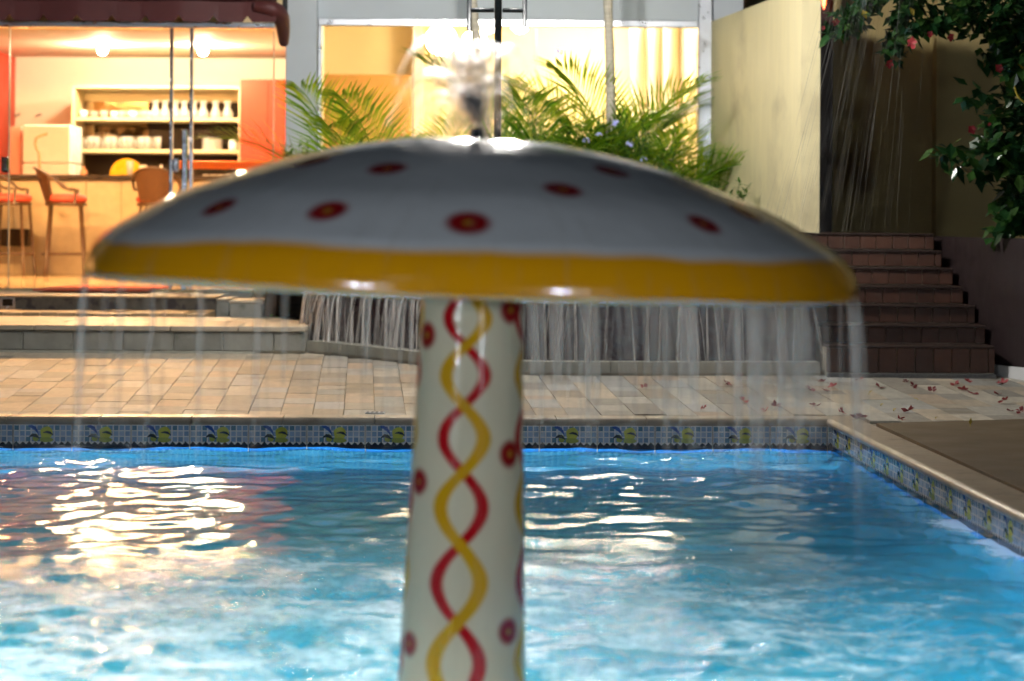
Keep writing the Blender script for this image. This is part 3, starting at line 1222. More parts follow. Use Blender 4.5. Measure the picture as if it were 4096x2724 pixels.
# awning
aw = empty('awning', (-3.5, 15.2, zrail), 'dark maroon canvas awning with notched valance above the bar', 'awning')
ya_ = 14.9
b = B()
zb = atY(500, 85, ya_).z
zn = atY(500, 60, ya_).z
zt = atY(500, 2, ya_).z
xR = atY(1105, 60, ya_).x
xg_ = xR
pitch = 136 / FPX * ya_
nt = 40 / FPX * ya_ / 2
pts = []
x = xR
tops, bots = [], []
cols = []
nx = 0
xcur = xR
prof_x = []
while xcur > -6.2:
    prof_x += [(xcur, zb), (xcur - pitch + 2 * nt, zb), (xcur - pitch + nt, zn)]
    xcur -= pitch
for (x0, zz0), (x1, zz1) in zip(prof_x, prof_x[1:]):
    bend = lambda q: ya_ + 0.012 * math.sin(q * 9.0)
    n = len(b.v)
    b.v += [(x0, bend(x0), zz0), (x1, bend(x1), zz1), (x1, bend(x1) + 0.004, zt), (x0, bend(x0) + 0.004, zt)]
    b.face((n + 3, n + 2, n + 1, n))
    b.v += [(x0, bend(x0) + 0.006, zz0), (x1, bend(x1) + 0.006, zz1), (x1, bend(x1) + 0.010, zt), (x0, bend(x0) + 0.010, zt)]
    b.face((n + 4, n + 5, n + 6, n + 7))
obj('valance', b, M['maroon'], aw)
b = B()
b.poly([(-6.2, ya_, zt - 0.002), (xR, ya_, zt - 0.002), (xR, YF - 0.03, zt + 0.35), (-6.2, YF - 0.03, zt + 0.35)])
b.poly([(-6.2, ya_, zt + 0.014), (-6.2, YF - 0.03, zt + 0.366), (xR, YF - 0.03, zt + 0.366), (xR, ya_, zt + 0.014)])
obj('canopy', b, M['maroon'], aw)
b = B()
rod = [atY(1020, 22, ya_), atY(1085, 34, ya_), atY(1120, 60, ya_ + 0.1), atY(1132, 110, ya_ + 0.25), atY(1136, 172, ya_ + 0.4)]
b.tube(smoothcurve([tuple(p) for p in rod], 6), [0.030 + 0.028 * math.sin(0.35 + i * 0.11) for i in range(25)], 10)
obj('folded_edge', b, M['maroon'], aw, smooth=True)
b = B()
a_ = atY(1140, 100, ya_ + 0.5)
b.tube([(a_.x, a_.y, zt + 0.5), (a_.x, a_.y, a_.z), (a_.x - 0.005, a_.y + 0.02, atY(1140, 180, ya_ + .5).z)], [0.016, 0.02, 0.012], 8)
obj('bracket', b, M['black'], aw, smooth=True)

# ================================================================== bar furniture
YBAR = 20.1
ZCT = atY(400, 700, YBAR).z
xb1 = -1.85
ctr = empty('bar_counter', (-3.6, YBAR, ZF), 'cream stone bar counter with a dark granite top', 'counter')
b = B()
b.box((-6.5, YBAR + 0.03, ZF), (xb1, YBAR + 0.5, ZCT - 0.035))
obj('carcass', b, M['grout'], ctr)
sx = [atY(u, 900, YBAR).x for u in (-400, -95, 50, 197, 344, 485, 625, 770, 915, 1060, 1215)]
for xa, xb in zip(sx, sx[1:]):
    b = B()
    b.bbox((xa + 0.002, YBAR, ZF + 0.002), (xb - 0.002, YBAR + 0.028, ZCT - 0.037), 0.002)
    obj('panel', b, M['barfront'], ctr)
b = B()
b.bbox((-6.5, YBAR - 0.06, ZCT - 0.034), (xb1, YBAR + 0.62, ZCT), 0.004)
obj('worktop', b, M['granite'], ctr)

# shelf unit
YSH = 22.6
S0, S1 = atY(300, 340, YSH), atY(955, 340, YSH)
zs_top = S0.z
zs1 = atY(600, 470, YSH).z
zs2 = atY(600, 598, YSH).z
zbot = ZF
shf = empty('shelf_unit', ((S0.x + S1.x) / 2, YSH, ZF), 'pale wooden bar shelf unit with a dark and mirrored back', 'shelf')


def spart(name, lo, hi, m, bev=0.002):
    b = B()
    b.bbox(lo, hi, bev)
    return obj(name, b, m, shf)


spart('side_panel', (S0.x - 0.035, YSH, zbot), (S0.x, YSH + 0.55, zs_top), M['cab'])
spart('side_panel', (S1.x, YSH, zbot), (S1.x + 0.03, YSH + 0.55, zs_top), M['cab'])
spart('top_panel', (S0.x + 0.001, YSH, zs_top - 0.03), (S1.x - 0.001, YSH + 0.55, zs_top), M['cab'])
spart('shelf_board', (S0.x + 0.001, YSH + 0.005, zs1 - 0.034), (S1.x - 0.001, YSH + 0.5, zs1), M['cab'])
spart('shelf_board', (S0.x + 0.001, YSH + 0.005, zs2 - 0.034), (S1.x - 0.001, YSH + 0.5, zs2), M['cab'])
spart('back_panel', (S0.x + 0.001, YSH + 0.51, atY(600, 395, YSH).z), (S1.x - 0.001, YSH + 0.545, zs_top - 0.031), M['cab'])
xmid = atY(592, 500, YSH + 0.5).x
spart('mirror_panel', (S0.x + 0.001, YSH + 0.51, zs2), (xmid, YSH + 0.53, atY(600, 396, YSH).z), M['mirror'])
spart('dark_panel', (xmid + 0.001, YSH + 0.51, zs2), (S1.x - 0.001, YSH + 0.53, atY(600, 396, YSH).z), M['darkpanel'])
spart('dark_panel', (S0.x + 0.001, YSH + 0.51, zbot), (S1.x - 0.001, YSH + 0.53, zs2 - 0.036), M['darkpanel'])
# tall red cupboard to the right
a_, c_ = atY(958, 700, 22.4), atY(1172, 318, 22.4)
cb = empty('red_cupboard', (a_.x + 0.5, 22.4, ZF), 'tall orange-red cupboard right of the bar shelves', 'cupboard')
b = B()
b.bbox((a_.x, 22.42, ZF), (c_.x, 23.2, c_.z), 0.004)
obj('body', b, M['orange'], cb)
xx = atY(1072, 500, 22.4).x
for xa, xb in ((a_.x + 0.002, xx - 0.002), (xx + 0.002, c_.x - 0.002)):
    b = B()
    b.bbox((xa, 22.4, ZF + 0.05), (xb, 22.419, c_.z - 0.003), 0.003)
    obj('door', b, M['orange'], cb)
# white fridge with pink panel and swan neck tap
a_, c_ = atY(88, 700, 21.8), atY(282, 500, 21.8)
fr = empty('white_fridge', ((a_.x + c_.x) / 2, 21.8, ZF), 'white chest fridge behind the left end of the counter', 'fridge')
zsplit = atY(100, 652, 21.8).z
for (z0, z1) in ((ZF, zsplit - 0.003), (zsplit + 0.003, c_.z)):
    b = B()
    b.bbox((a_.x, 21.8, z0), (c_.x, 22.4, z1), 0.012)
    obj('body', b, M['fridge'], fr)
a2, c2 = atY(40, 700, 22.0), atY(86, 505, 22.0)
b = B()
b.bbox((a2.x, 22.0, ZF), (c2.x, 22.5, c2.z), 0.006)
tag(obj('pink_cabinet', b, M['pinkpanel']), 'narrow pink cabinet between orange wall and white fridge', 'cabinet')
tp = [atY(158, 702, YBAR + 0.3), atY(158, 640, YBAR + 0.3), atY(156, 612, YBAR + 0.3), atY(146, 590, YBAR + 0.3), atY(142, 568, YBAR + 0.3), atY(150, 550, YBAR + 0.3), atY(172, 540, YBAR + 0.3), atY(190, 534, YBAR + 0.3)]
b = B()
b.tube(smoothcurve([tuple(p) for p in tp], 5), 0.013, 10)
tag(obj('beer_tap', b, M['peach'], smooth=True), 'curved swan neck tap on the left of the counter', 'tap')


def lathe_thing(name, prof_, u, v, Y, z, m, label, cat, group=None, n=14):
    p = atY(u, v, Y)
    b = B()
    b.lathe(prof_, n, (p.x, Y, z))
    o = obj(name, b, m, smooth=True)
    return tag(o, label, cat, group)


CAR = [(0.052, 0.0), (0.060, 0.02), (0.056, 0.06), (0.034, 0.105), (0.026, 0.13), (0.034, 0.17), (0.044, 0.186), (0.041, 0.186), (0.022, 0.13), (0.030, 0.105), (0.05, 0.06), (0.05, 0.01), (0.0, 0.008)]
for k, u in enumerate((622, 660, 701, 737, 775, 813, 862, 910)):
    lathe_thing('carafe', CAR, u, 465, YSH + 0.2, zs1 + 0.001, M['tumbler'], '%s flared glass carafe from the left on the upper bar shelf' % ORD[k], 'carafe', 'glass carafes on the upper shelf')
TUM = [(0.026, 0.0), (0.036, 0.09), (0.034, 0.09), (0.024, 0.008), (0.0, 0.007)]
CUP = [(0.025, 0.0), (0.043, 0.03), (0.046, 0.075), (0.043, 0.075), (0.038, 0.03), (0.0, 0.008)]
for k, u in enumerate((333, 376, 417, 458, 482, 505, 530, 552, 577, 597)):
    o = lathe_thing('glass_cup', CUP, u, 465, YSH + 0.15 + 0.12 * (k % 2), zs1 + 0.001, M['tumbler'] if k % 3 else M['china'], '%s cup from the left in the row beside the carafes' % ORD[k], 'cup', 'cups on the upper shelf')
rng = random.Random(9)
for k in range(15):
    u = 318 + k * 22.4
    o = lathe_thing('drinking_glass', [(r * 1.0, z * 1.5) for r, z in TUM], u, 597, YSH + 0.10 + 0.14 * (k % 3 == 1), zs2 + 0.001, M['tumbler'], '%s drinking glass from the left in the lower shelf row' % ORD[k], 'glass', 'drinking glasses on the lower shelf')
lathe_thing('drinking_glass', [(r, z * 1.6) for r, z in TUM], 757, 597, YSH + 0.2, zs2 + 0.001, M['tumbler'], 'single drinking glass beside the blue-grey door handle', 'glass')
# plate stack
for k in range(9):
    p = atY(849, 597, YSH + 0.2)
    b = B()
    b.lathe([(0.06, 0), (0.105, 0.006), (0.106, 0.0115), (0.06, 0.008), (0, 0.008)], 22, (p.x, p.y, zs2 + 0.001 + k * 0.0145))
    o = obj('plate', b, M['china'], smooth=True)
    tag(o, 'white plate %s from the bottom of the stack on the lower shelf' % ORD[k], 'plate', 'stacked white plates')
lathe_thing('jar', [(0.036, 0), (0.042, 0.02), (0.042, 0.09), (0.034, 0.105), (0.034, 0.122), (0, 0.124)], 931, 597, YSH + 0.2, zs2 + 0.001, M['china'], 'pale jar at the right end of the lower shelf', 'jar')
lathe_thing('bottle', [(0.02, 0), (0.022, 0.01), (0.022, 0.13), (0.01, 0.17), (0.01, 0.21), (0, 0.212)], 326, 597, YSH + 0.42, zs2 + 0.001, M['china'], 'slim white bottle at the left end of lower shelf', 'bottle')
lathe_thing('oil_bottle', [(0.032, 0), (0.036, 0.02), (0.03, 0.045), (0.01, 0.065), (0.008, 0.085), (0, 0.087)], 335, 700, YBAR + 0.25, ZCT + 0.001, M['peach'], 'small round peach bottle on the dark counter', 'bottle')
lathe_thing('drinking_glass', [(r * 0.95, z * 1.5) for r, z in TUM], 520, 700, YBAR + 0.15, ZCT + 0.001, M['tumbler'], 'tall glass standing in front of the yellow disc', 'glass')
p = atY(510, 700, YBAR + 0.3)
b = B()
rr = 0.165
n_ = 18
pts = [(p.x + rr * 0.96 * math.cos(math.pi * i / n_) - 0.01, p.y, ZCT + 0.002 + rr * math.sin(math.pi * i / n_) * 0.98) for i in range(n_ + 1)]
nb = len(pts)
b.v += pts + [(x, y + 0.03, z) for x, y, z in pts]
b.face(tuple(range(nb)))
b.face(tuple(range(2 * nb - 1, nb - 1, -1)))
for i in range(nb):
    j = (i + 1) % nb
    b.face((i, nb + i, nb + j, j))
tag(obj('yellow_disc', b, M['yellowplastic']), 'yellow half disc stand on the bar counter', 'disc')
p = atY(571, 700, YBAR + 0.2)
b = B()
b.bbox((p.x - 0.035, p.y, ZCT + 0.001), (p.x + 0.035, p.y + 0.05, ZCT + 0.098), 0.008)
tag(obj('napkin_box', b, M['china']), 'white napkin box beside the yellow disc', 'box')
p = atY(644, 700, YBAR + 0.2)
b = B()
b.bbox((p.x - 0.009, p.y, ZCT + 0.001), (p.x + 0.009, p.y + 0.02, ZCT + 0.105), 0.003)
tag(obj('menu_stand', b, M['china']), 'thin upright white menu stand on the counter', 'menu stand')
for k, u in enumerate((824, 853, 881, 914)):
    lathe_thing('saucer', [(0.02, 0), (0.032, 0.006), (0.03, 0.012), (0, 0.012)], u, 698, YBAR + 0.2, ZCT + 0.001, M['china'], '%s small white dish from the left at the far end of the counter' % ORD[k], 'dish', 'small dishes on the counter')

# hanging tags on the wall (two hooks)
for k, u in enumerate((75, 160)):
    p = atY(u, 455, 23.58)
    b = B()
    b.tube([p, p + Vector((0.02, -0.05, -0.01)), p + Vector((-0.03, -0.07, -0.03))], 0.009, 8)
    tag(obj('wall_hook', b, M['steel'], smooth=True), ('left' if k == 0 else 'right') + ' metal hook on the white wall above the fridge', 'hook', 'wall hooks')

# ceiling lamps
for k, u in enumerate((410, 812)):
    p = atY(u, 205, 21.9)
    t = empty('ceiling_lamp', (p.x, 21.9, ZC - 0.07), ('left' if k == 0 else 'right') + ' round ceiling lamp above the bar counter', 'lamp', 'bar ceiling lamps')
    b = B()
    b.lathe([(0.07, 0.04), (0.075, 0.069), (0.0, 0.0691)], 16, (p.x, 21.9, ZC - 0.07))
    obj('base', b, M['white_paint'], t, smooth=True)
    b = B()
    b.lathe([(0.0, -0.03), (0.03, -0.022), (0.045, 0.0), (0.045, 0.025), (0.03, 0.038), (0, 0.0385)], 8, (p.x, 21.9, ZC - 0.07))
    obj('bulb', b, M['lamp_down'], t, smooth=True)
# strip lamps in front part of the bar ceiling (out of frame above the door rail)
for k, (xx, yy) in enumerate(((-3.0, 17.6), (-4.8, 17.6))):
    b = B()
    b.bbox((xx - 0.5, yy - 0.05, ZC - 0.05), (xx + 0.5, yy + 0.05, ZC - 0.002), 0.006)
    tag(obj('ceiling_strip', b, M['lamp_tube']), ('right' if k == 0 else 'left') + ' lit strip lamp on the bar ceiling just inside the glass doors', 'lamp', 'bar strip lamps')
# dining room lamps
for k, (u, v, Y, r) in enumerate(((1765, 160, 17.4, 0.125), (1898, 168, 18.2, 0.105))):
    p = atY(u, v, Y)
    t = empty('globe_lamp', (p.x, Y, p.z - r), ('larger left' if k == 0 else 'smaller right') + ' glowing white globe lamp in the dining room window', 'lamp', 'dining room globes')
    b = B()
    b.lathe([(0.0, -r)] + [(r * math.sin(a), -r * math.cos(a)) for a in [math.pi * i / 8 for i in range(1, 8)]] + [(0.0, r)], 16, (p.x, Y, p.z))
    obj('globe', b, M['lamp_room'], t, smooth=True)
    b = B()
    b.tube([(p.x, Y, p.z + r), (p.x, Y, 2.998)], 0.008, 8)
    obj('cord', b, M['black'], t)
for k, (xx, yy) in enumerate(((0.9, 18.4), (0.9, 20.2), (0.1, 19.6))):
    b = B()
    b.bbox((xx - 0.35, yy - 0.06, 2.95), (xx + 0.35, yy + 0.06, 2.998), 0.006)
    tag(obj('ceiling_strip', b, M['lamp_roomtube']), '%s lit strip lamp on the dining room ceiling' % ('front', 'rear', 'middle')[k], 'lamp', 'dining strip lamps')

# red mat
a_, c_ = atZ(130, 1162, ZF + 0.004), atZ(690, 1146, ZF + 0.004)
b = B()
b.bbox((a_.x, a_.y, ZF + 0.001), (c_.x, c_.y, ZF + 0.014), 0.003)
tag(obj('door_mat', b, M['mat']), 'long red mat on the bar floor behind the glass doors', 'mat')


# bar stools
def stool(u, Y, rz, label):
    p = atY(u, 1110, Y)
    t = empty('bar_stool', (p.x, Y, ZF), label, 'bar stool', 'rattan bar stools at the counter', rot=(0, 0, rz))
    zs = 0.66
    b = B()
    b.lathe([(0.0, zs), (0.16, zs), (0.185, zs + 0.015), (0.19, zs + 0.04), (0.17, zs + 0.065), (0.09, zs + 0.08), (0, zs + 0.082)], 24)
    obj('seat', b, M['cushion'], t, True, True)
    b = B()
    b.tube([(0.175 * math.cos(a), 0.175 * math.sin(a), zs - 0.015) for a in [2 * math.pi * i / 20 for i in range(21)]], 0.014, 8)
    obj('seat_ring', b, M['cane'], t, True, True)
    for sx_ in (-1, 1):
        for sy in (-1, 1):
            b = B()
            b.tube([(sx_ * 0.13, sy * 0.12, zs - 0.01), (sx_ * 0.15, sy * 0.14, 0.35), (sx_ * 0.175, sy * 0.165, 0.0)], [0.014, 0.013, 0.014], 8)
            obj('leg', b, M['cane'], t, True, True)
    b = B()
    b.tube([(0.205 * math.cos(a), 0.19 * math.sin(a), 0.20) for a in [2 * math.pi * i / 24 for i in range(25)]], 0.011, 8)
    obj('foot_ring', b, M['cane'], t, True, True)
    # curved back and arms: open towards +x
    rim, low = [], []
    for i in range(25):
        a = math.radians(62 + 236 * i / 24)
        f = max(0.0, -math.cos(a))
        rr_ = 0.205 + 0.03 * f
        rim.append(Vector((rr_ * math.cos(a) - 0.045 * f, rr_ * 1.02 * math.sin(a), zs + 0.12 + 0.19 * f ** 0.8)))
        low.append(Vector((0.18 * math.cos(a), 0.18 * math.sin(a), zs + 0.0)))
    b = B()
    b.tube([low[0] + Vector((0, 0, -0.02))] + rim + [low[-1] + Vector((0, 0, -0.02))], 0.013, 8)
    obj('arm_rail', b, M['cane'], t, True, True)
    b = B()
    n = 0
    sel = list(range(7, 18))
    for i in sel:
        for k in range(5):
            q = low[i].lerp(rim[i], k / 4)
            q2 = q * 1.0
            b.v.append((q.x * 1.0, q.y * 1.0, q.z))
    for i in sel:
        for k in range(5):
            q = low[i].lerp(rim[i], k / 4)
            b.v.append((q.x * 0.95, q.y * 0.95, q.z))
    m_ = len(sel)
    for i in range(m_ - 1):
        for k in range(4):
            a = i * 5 + k
            b.face((a, a + 5, a + 6, a + 1))
            a += m_ * 5
            b.face((a, a + 1, a + 6, a + 5))
    obj('backrest', b, M['rattan'], t, True, True)
    return t


stool(262, 19.55, R(8), 'whole rattan bar stool with red seat seen from the side')
stool(42, 19.45, R(-5), 'rattan bar stool cut off by the left picture edge')
stool(628, 19.5, R(88), 'rattan bar stool seen from behind above the mushroom cap edge')
# small radio on floor by left stool
a_, c_ = atY(-40, 985, 19.9), atY(117, 915, 19.9)
b = B()
b.bbox((a_.x, 19.9, a_.z), (c_.x, 20.06, c_.z), 0.006)
tag(obj('wall_heater', b, M['darkpanel']), 'dark metal box on the counter front behind left stool', 'box')

# ================================================================== pole lamp
YP = 11.55
pp = atY(1990, 500, YP)
pole = empty('garden_lamp', (pp.x, YP, deck_z(YP)), 'black iron lamp pole with side arms in front of the window', 'lamp post')
PX = pp.x
b = B()
b.tube([(PX, YP, deck_z(YP) - 0.01), (PX, YP, 2.75)], 0.020, 14)
obj('pole', b, M['black'], pole, smooth=True)
zarm = atY(1990, 41, YP).z
lx, rx = atY(1877, 41, YP).x, atY(2099, 41, YP).x
for (xx, sgn, vb_) in ((lx, -1, 126), (rx, 1, 108)):
    b = B()
    b.tube([(PX + sgn * 0.0225, YP, zarm), (xx, YP, zarm)], 0.0125, 10)
    arm = obj('arm', b, M['black'], pole, smooth=True)
    zb_ = atY(1990, vb_, YP).z
    b = B()
    b.tube([(xx, YP, zb_), (xx, YP, 2.60)], 0.0135, 10)
    obj('tube', b, M['black'], arm, smooth=True)
    b = B()
    b.lathe([(0.03, 0.0), (0.055, 0.02), (0.055, 0.03), (0.0, 0.031)], 16, (xx, YP, 2.60))
    obj('holder', b, M['black'], arm, smooth=True)
    r = 0.085
    b = B()
    b.lathe([(0.0, -r)] + [(r * math.sin(a), -r * math.cos(a)) for a in [math.pi * i / 6 for i in range(1, 6)]] + [(0.0, r)], 10, (xx, YP, 2.72))
    obj('globe', b, M['lamp_white'], arm, smooth=True)
b = B()
b.lathe([(0.04, 0.0), (0.03, 0.03), (0.0, 0.06)], 12, (PX, YP, 2.75))
obj('finial', b, M['black'], pole, smooth=True)

# matching lamps on the terrace behind the photographer
for k, (xx, yy, zz) in enumerate(((-3.16, -1.2, 1.05), (2.99, -2.0, 1.05))):
    t = empty('terrace_lamp', (xx, yy, 0), ('left' if k == 0 else 'right') + ' globe lamp post on the brown terrace facing the pool', 'lamp post', 'terrace lamp posts')
    b = B()
    b.tube([(xx, yy, 0), (xx, yy, zz - 0.12)], 0.03, 12)
    obj('pole', b, M['black'], t, smooth=True)
    b = B()
    r = 0.13
    b.lathe([(0.0, -r)] + [(r * math.sin(a), -r * math.cos(a)) for a in [math.pi * i / 6 for i in range(1, 6)]] + [(0.0, r)], 10, (xx, yy, zz))
    obj('globe', b, M['lamp_back'], t, smooth=True)

# ================================================================== trees, palms, shrub
rng = random.Random(21)


def leafquad(b, p, d, up, L, W, fold=0.25):
    d = d.normalized()
    s_ = d.cross(up)
    if s_.length < 1e-4:
        s_ = d.cross(Vector((1, 0.3, 0)))
    s_.normalize()
    n_ = s_.cross(d).normalized()
    m = p + d * L * 0.45 - n_ * W * fold
    e = p + d * L - n_ * W * fold * 1.6
    a = p + d * L * 0.42 + s_ * W
    c = p + d * L * 0.42 - s_ * W
    i = len(b.v)
    b.v += [tuple(p), tuple(a), tuple(e), tuple(m), tuple(c)]
    b.face((i, i + 3, i + 2, i + 1))
    b.face((i, i + 4, i + 2, i + 3))


def frond_mesh(seed, L, droop, nleaf=38, leafL=0.34):
    q = random.Random(seed)
    b = B()
    pts = []
    ang = R(80)
    p = Vector((0, 0, 0))
    st = L / 24
    side = q.uniform(-0.2, 0.2)
    for i in range(25):
        pts.append(p.copy())
        t = i / 24
        ang -= droop / 24 * (0.4 + 1.4 * t)
        p = p + Vector((math.cos(ang), side * 0.15 * t, math.sin(ang))) * st
    b.tube(pts, [0.010 * (1 - 0.8 * i / 24) + 0.0015 for i in range(25)], 5)
    for i in range(nleaf):
        t = 0.34 + 0.66 * i / (nleaf - 1)
        f = t * 24
        k = min(int(f), 23)
        p = pts[k].lerp(pts[k + 1], f - k)
        d = (pts[k + 1] - pts[k]).normalized()
        up = d.cross(Vector((0, 1, 0))).normalized()
        if up.z < 0:
            up = -up
        LL = leafL * (0.35 + 0.9 * math.sin(math.pi * min(1, 0.22 + 0.72 * (t - 0.34) / 0.66))) * q.uniform(0.85, 1.1)
        for sg in (-1, 1):
            spread = 0.95 - 0.5 * t
            dd = (d * (0.55 + 0.5 * t) + Vector((0, sg, 0)) * spread + up * q.uniform(0.15, 0.45)).normalized()
            m1 = p + dd * LL * 0.55
            dd2 = (dd + Vector((0, 0, -0.35))).normalized()
            e = m1 + dd2 * LL * 0.5
            w = (dd.cross(up)).normalized() * 0.0075
            n = len(b.v)
            b.v += [tuple(p), tuple(m1 + w), tuple(e), tuple(m1 - w)]
            b.face((n, n + 1, n + 2, n + 3))
    return mesh('frond', b, M['palm'])


FR = [frond_mesh(k, L, dr) for k, (L, dr) in enumerate(((1.5, R(75)), (1.35, R(95)), (1.6, R(55)), (1.2, R(110)), (1.1, R(70)), (1.45, R(125))))]


def palm(u, Y, label, n, sc0, spread=1.0, seed=0, z0=0.50):
    q = random.Random(seed)
    p = atY(u, 900, Y)
    t = empty('areca_palm', (p.x, Y, z0), label, 'palm', 'feathery palms in the planting bed')
    for k in range(n):
        o = link('frond', FR[q.randint(0, len(FR) - 1)], t)
        a = 2.399 * k + q.uniform(-0.3, 0.3)
        o.location = (0.06 * math.cos(a), 0.06 * math.sin(a), 0)
        lean = q.uniform(-0.05, 0.25) * spread
        s_ = sc0 * q.uniform(0.75, 1.08)
        o.rotation_euler = (q.uniform(-0.15, 0.15), lean, a)
        o.scale = (s_, s_, s_)
    for k in range(4):
        b = B()
        a = 1.6 * k
        b.tube([(0.05 * math.cos(a), 0.05 * math.sin(a), 0), (0.06 * math.cos(a), 0.06 * math.sin(a), 0.35 * sc0)], [0.016, 0.011], 8)
        obj('trunk', b, M['stem'], t, True, True)
    return t


palm(1470, 15.05, 'feathery palm nearest the blue-white pillar left of the water jet', 22, 0.98, 0.8, 1)
palm(1640, 14.95, 'airy palm with upright fronds left of the water jet', 12, 0.95, 0.9, 12)
palm(1370, 14.9, 'low palm spreading across the foot of the pillar', 13, 0.68, 1.1, 13)
palm(1760, 15.3, 'feathery palm directly behind the mushroom water jet', 14, 0.92, 0.8, 2)
palm(2130, 15.1, 'dense green palm just right of the black lamp pole', 24, 1.10, 0.45, 3)
palm(2330, 15.25, 'bushy palm left of the right pale trunk', 24, 1.12, 0.5, 4)
palm(2560, 15.35, 'dark backlit palm behind the right pale trunk', 16, 1.08, 0.5, 5)
palm(2690, 15.3, 'drooping palm against the bright window corner post', 10, 0.82, 0.6, 6)


def thin_tree(pxs, Y, r0, r1, label, seed):
    P = [atY(u, v, Y) for u, v in pxs]
    P[0].z = 0.5
    t = empty('slender_tree', tuple(P[0]), label, 'tree', 'slender pale trunks by the window')
    ptsT = smoothcurve([tuple(p) for p in P], 14)
    b = B()
    n = len(ptsT)
    b.tube(ptsT, [r0 + (r1 - r0) * i / (n - 1) + 0.0016 * math.sin(i * 1.7) + 0.0012 * math.sin(i * 0.63) for i in range(n)], 12)
    obj('trunk', b, M['bark'], t, smooth=True)
    top = P[-1]
    q = random.Random(seed)
    for k in range(9):
        o = link('frond', FR[q.randint(0, 5)], t)
        a = 2 * math.pi * k / 9 + q.uniform(-0.2, 0.2)
        o.location = top - P[0]
        o.rotation_euler = (0, R(18) + q.uniform(0, 0.3), a)
        o.scale = (0.7, 0.7, 0.7)


thin_tree([(2446, 900), (2444, 480), (2440, 250), (2432, 0), (2425, -480)], 14.75, 0.036, 0.028, 'pale slender trunk standing right of the lamp pole', 1)
thin_tree([(1945, 900), (1932, 420), (1912, 200), (1893, 40), (1850, -480)], 14.9, 0.044, 0.026, 'pale slender trunk leaning left beside the lamp pole', 2)


def shrub(u, v, Y, rx, rz, n, label, fl, group=None):
    c = atY(u, v, Y)
    t = empty('flowering_shrub', (c.x, Y, 0.5), label, 'shrub', group)
    q = random.Random(int(u))
    bl = B()
    bs = B()
    tips = []
    for k in range(n):
        a = q.uniform(0, 6.28)
        rr_ = q.uniform(0.1, 1) ** 0.6
        tip = Vector((c.x + rx * rr_ * math.cos(a), Y + rx * 0.6 * rr_ * math.sin(a), c.z + rz * q.uniform(-0.6, 1) * (1.1 - 0.5 * rr_)))
        root = Vector((c.x + q.uniform(-0.05, 0.05), Y + q.uniform(-0.04, 0.04), 0.5))
        mid = root.lerp(tip, 0.6) + Vector((0, 0, 0.08))
        path = smoothcurve([tuple(root), tuple(mid), tuple(tip)], 8)
        bs.tube(path, [0.004 - 0.003 * i / (len(path) - 1) for i in range(len(path))], 4)
        tips.append(tip)
        for j, p in enumerate(path[4:]):
            for _ in range(2):
                d = Vector((q.uniform(-1, 1), q.uniform(-1, 1), q.uniform(-0.3, 0.9)))
                leafquad(bl, p, d, Vector((0, 0, 1)), q.uniform(0.03, 0.055), 0.009)
    tag(obj('foliage', bl, M['shrub'], t), None, None, None, 'stuff')
    obj('stems', bs, M['stem'], t)
    for (fu, fv) in fl:
        p = atY(fu, fv, Y - 0.12)
        b = B()
        for k in range(9):
            cdir = Vector((q.uniform(-1, 1), q.uniform(-1, 0.3), q.uniform(-0.5, 1))).normalized()
            pc = p + cdir * 0.022
            for m in range(5):
                a = 2 * math.pi * m / 5
                s1 = cdir.orthogonal().normalized()
                s2 = cdir.cross(s1)
                d = s1 * math.cos(a) + s2 * math.sin(a) + cdir * 0.2
                leafquad(b, pc, d, cdir, 0.014, 0.005, 0.1)
        obj('flower', b, M['petal_blue'], t)


shrub(2470, 560, 14.55, 0.26, 0.22, 34, 'leafy shrub with pale blue flowers at the foot of the right trunk', [(2518, 577), (2395, 545), (2345, 565), (2462, 492)])
shrub(2600, 640, 14.5, 0.2, 0.16, 22, 'small leafy shrub low beside the mushroom cap right slope', [(2575, 640)])
shrub(2900, 770, 14.3, 0.16, 0.12, 16, 'small bright green sprigs at the foot of the cream wall', [])
shrub(1215, 610, 14.9, 0.15, 0.12, 18, 'yellow-green shrub at the foot of the pillar', [])
shrub(2250, 540, 14.7, 0.22, 0.16, 24, 'low dark shrub behind the top right of the mushroom cap', [(2238, 205)])

# ================================================================== cream wall, back walls, stairs
wa = atY(2846, 84, YF - 0.1)
wtop = wa.z
wnY = 13.44
wn = atY(3206, 300, wnY)
w2 = atY(3281, 300, wnY)
b = B()
b.prism([(wa.x, YF - 0.025), (wn.x, wnY), (w2.x, wnY), (wa.x + 0.13, YF - 0.025)], 0.05, wtop)
cwall = obj('cream_wall', b, M['yellow_wall'])
tag(cwall, 'cream painted garden wall running from the window to the stairs', 'wall')
# dark timber panel behind the wall end
a_, c_ = atY(3270, 900, 14.9), atY(3334, 0, 14.9)
b = B()
b.box((a_.x, 14.9, 0.05), (c_.x, 14.98, 4.2))
tag(obj('timber_panel', b, M['darkdoor']), 'narrow dark timber panel beside the end of the cream wall', 'panel')
p = atY(3296, 10, 14.8)
b = B()
b.lathe([(0.0, -0.05), (0.012, -0.02), (0.018, 0.03), (0.018, 0.12), (0.0, 0.125)], 12, (p.x, 14.8, p.z))
ol = obj('orange_lamp', b, M['lamp_orange'], smooth=True)
tag(ol, 'small glowing orange lamp at the top of the dark panel', 'lamp')
b = B()
b.tube([(p.x, 14.8, p.z + 0.1), (p.x, 14.8, p.z + 0.16), (p.x, 14.9, p.z + 0.16)], 0.008, 8)
obj('bracket', b, M['black'], ol)
xA0, xA1 = atY(3334, 400, 15.3).x, atY(3752, 400, 15.3).x
b = B()
b.box((xA0 - 0.15, 15.3, 0.05), (xA1, 15.45, 4.2))
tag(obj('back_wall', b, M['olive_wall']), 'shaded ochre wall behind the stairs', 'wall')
xB0 = atY(3746, 400, 14.95).x
b = B()
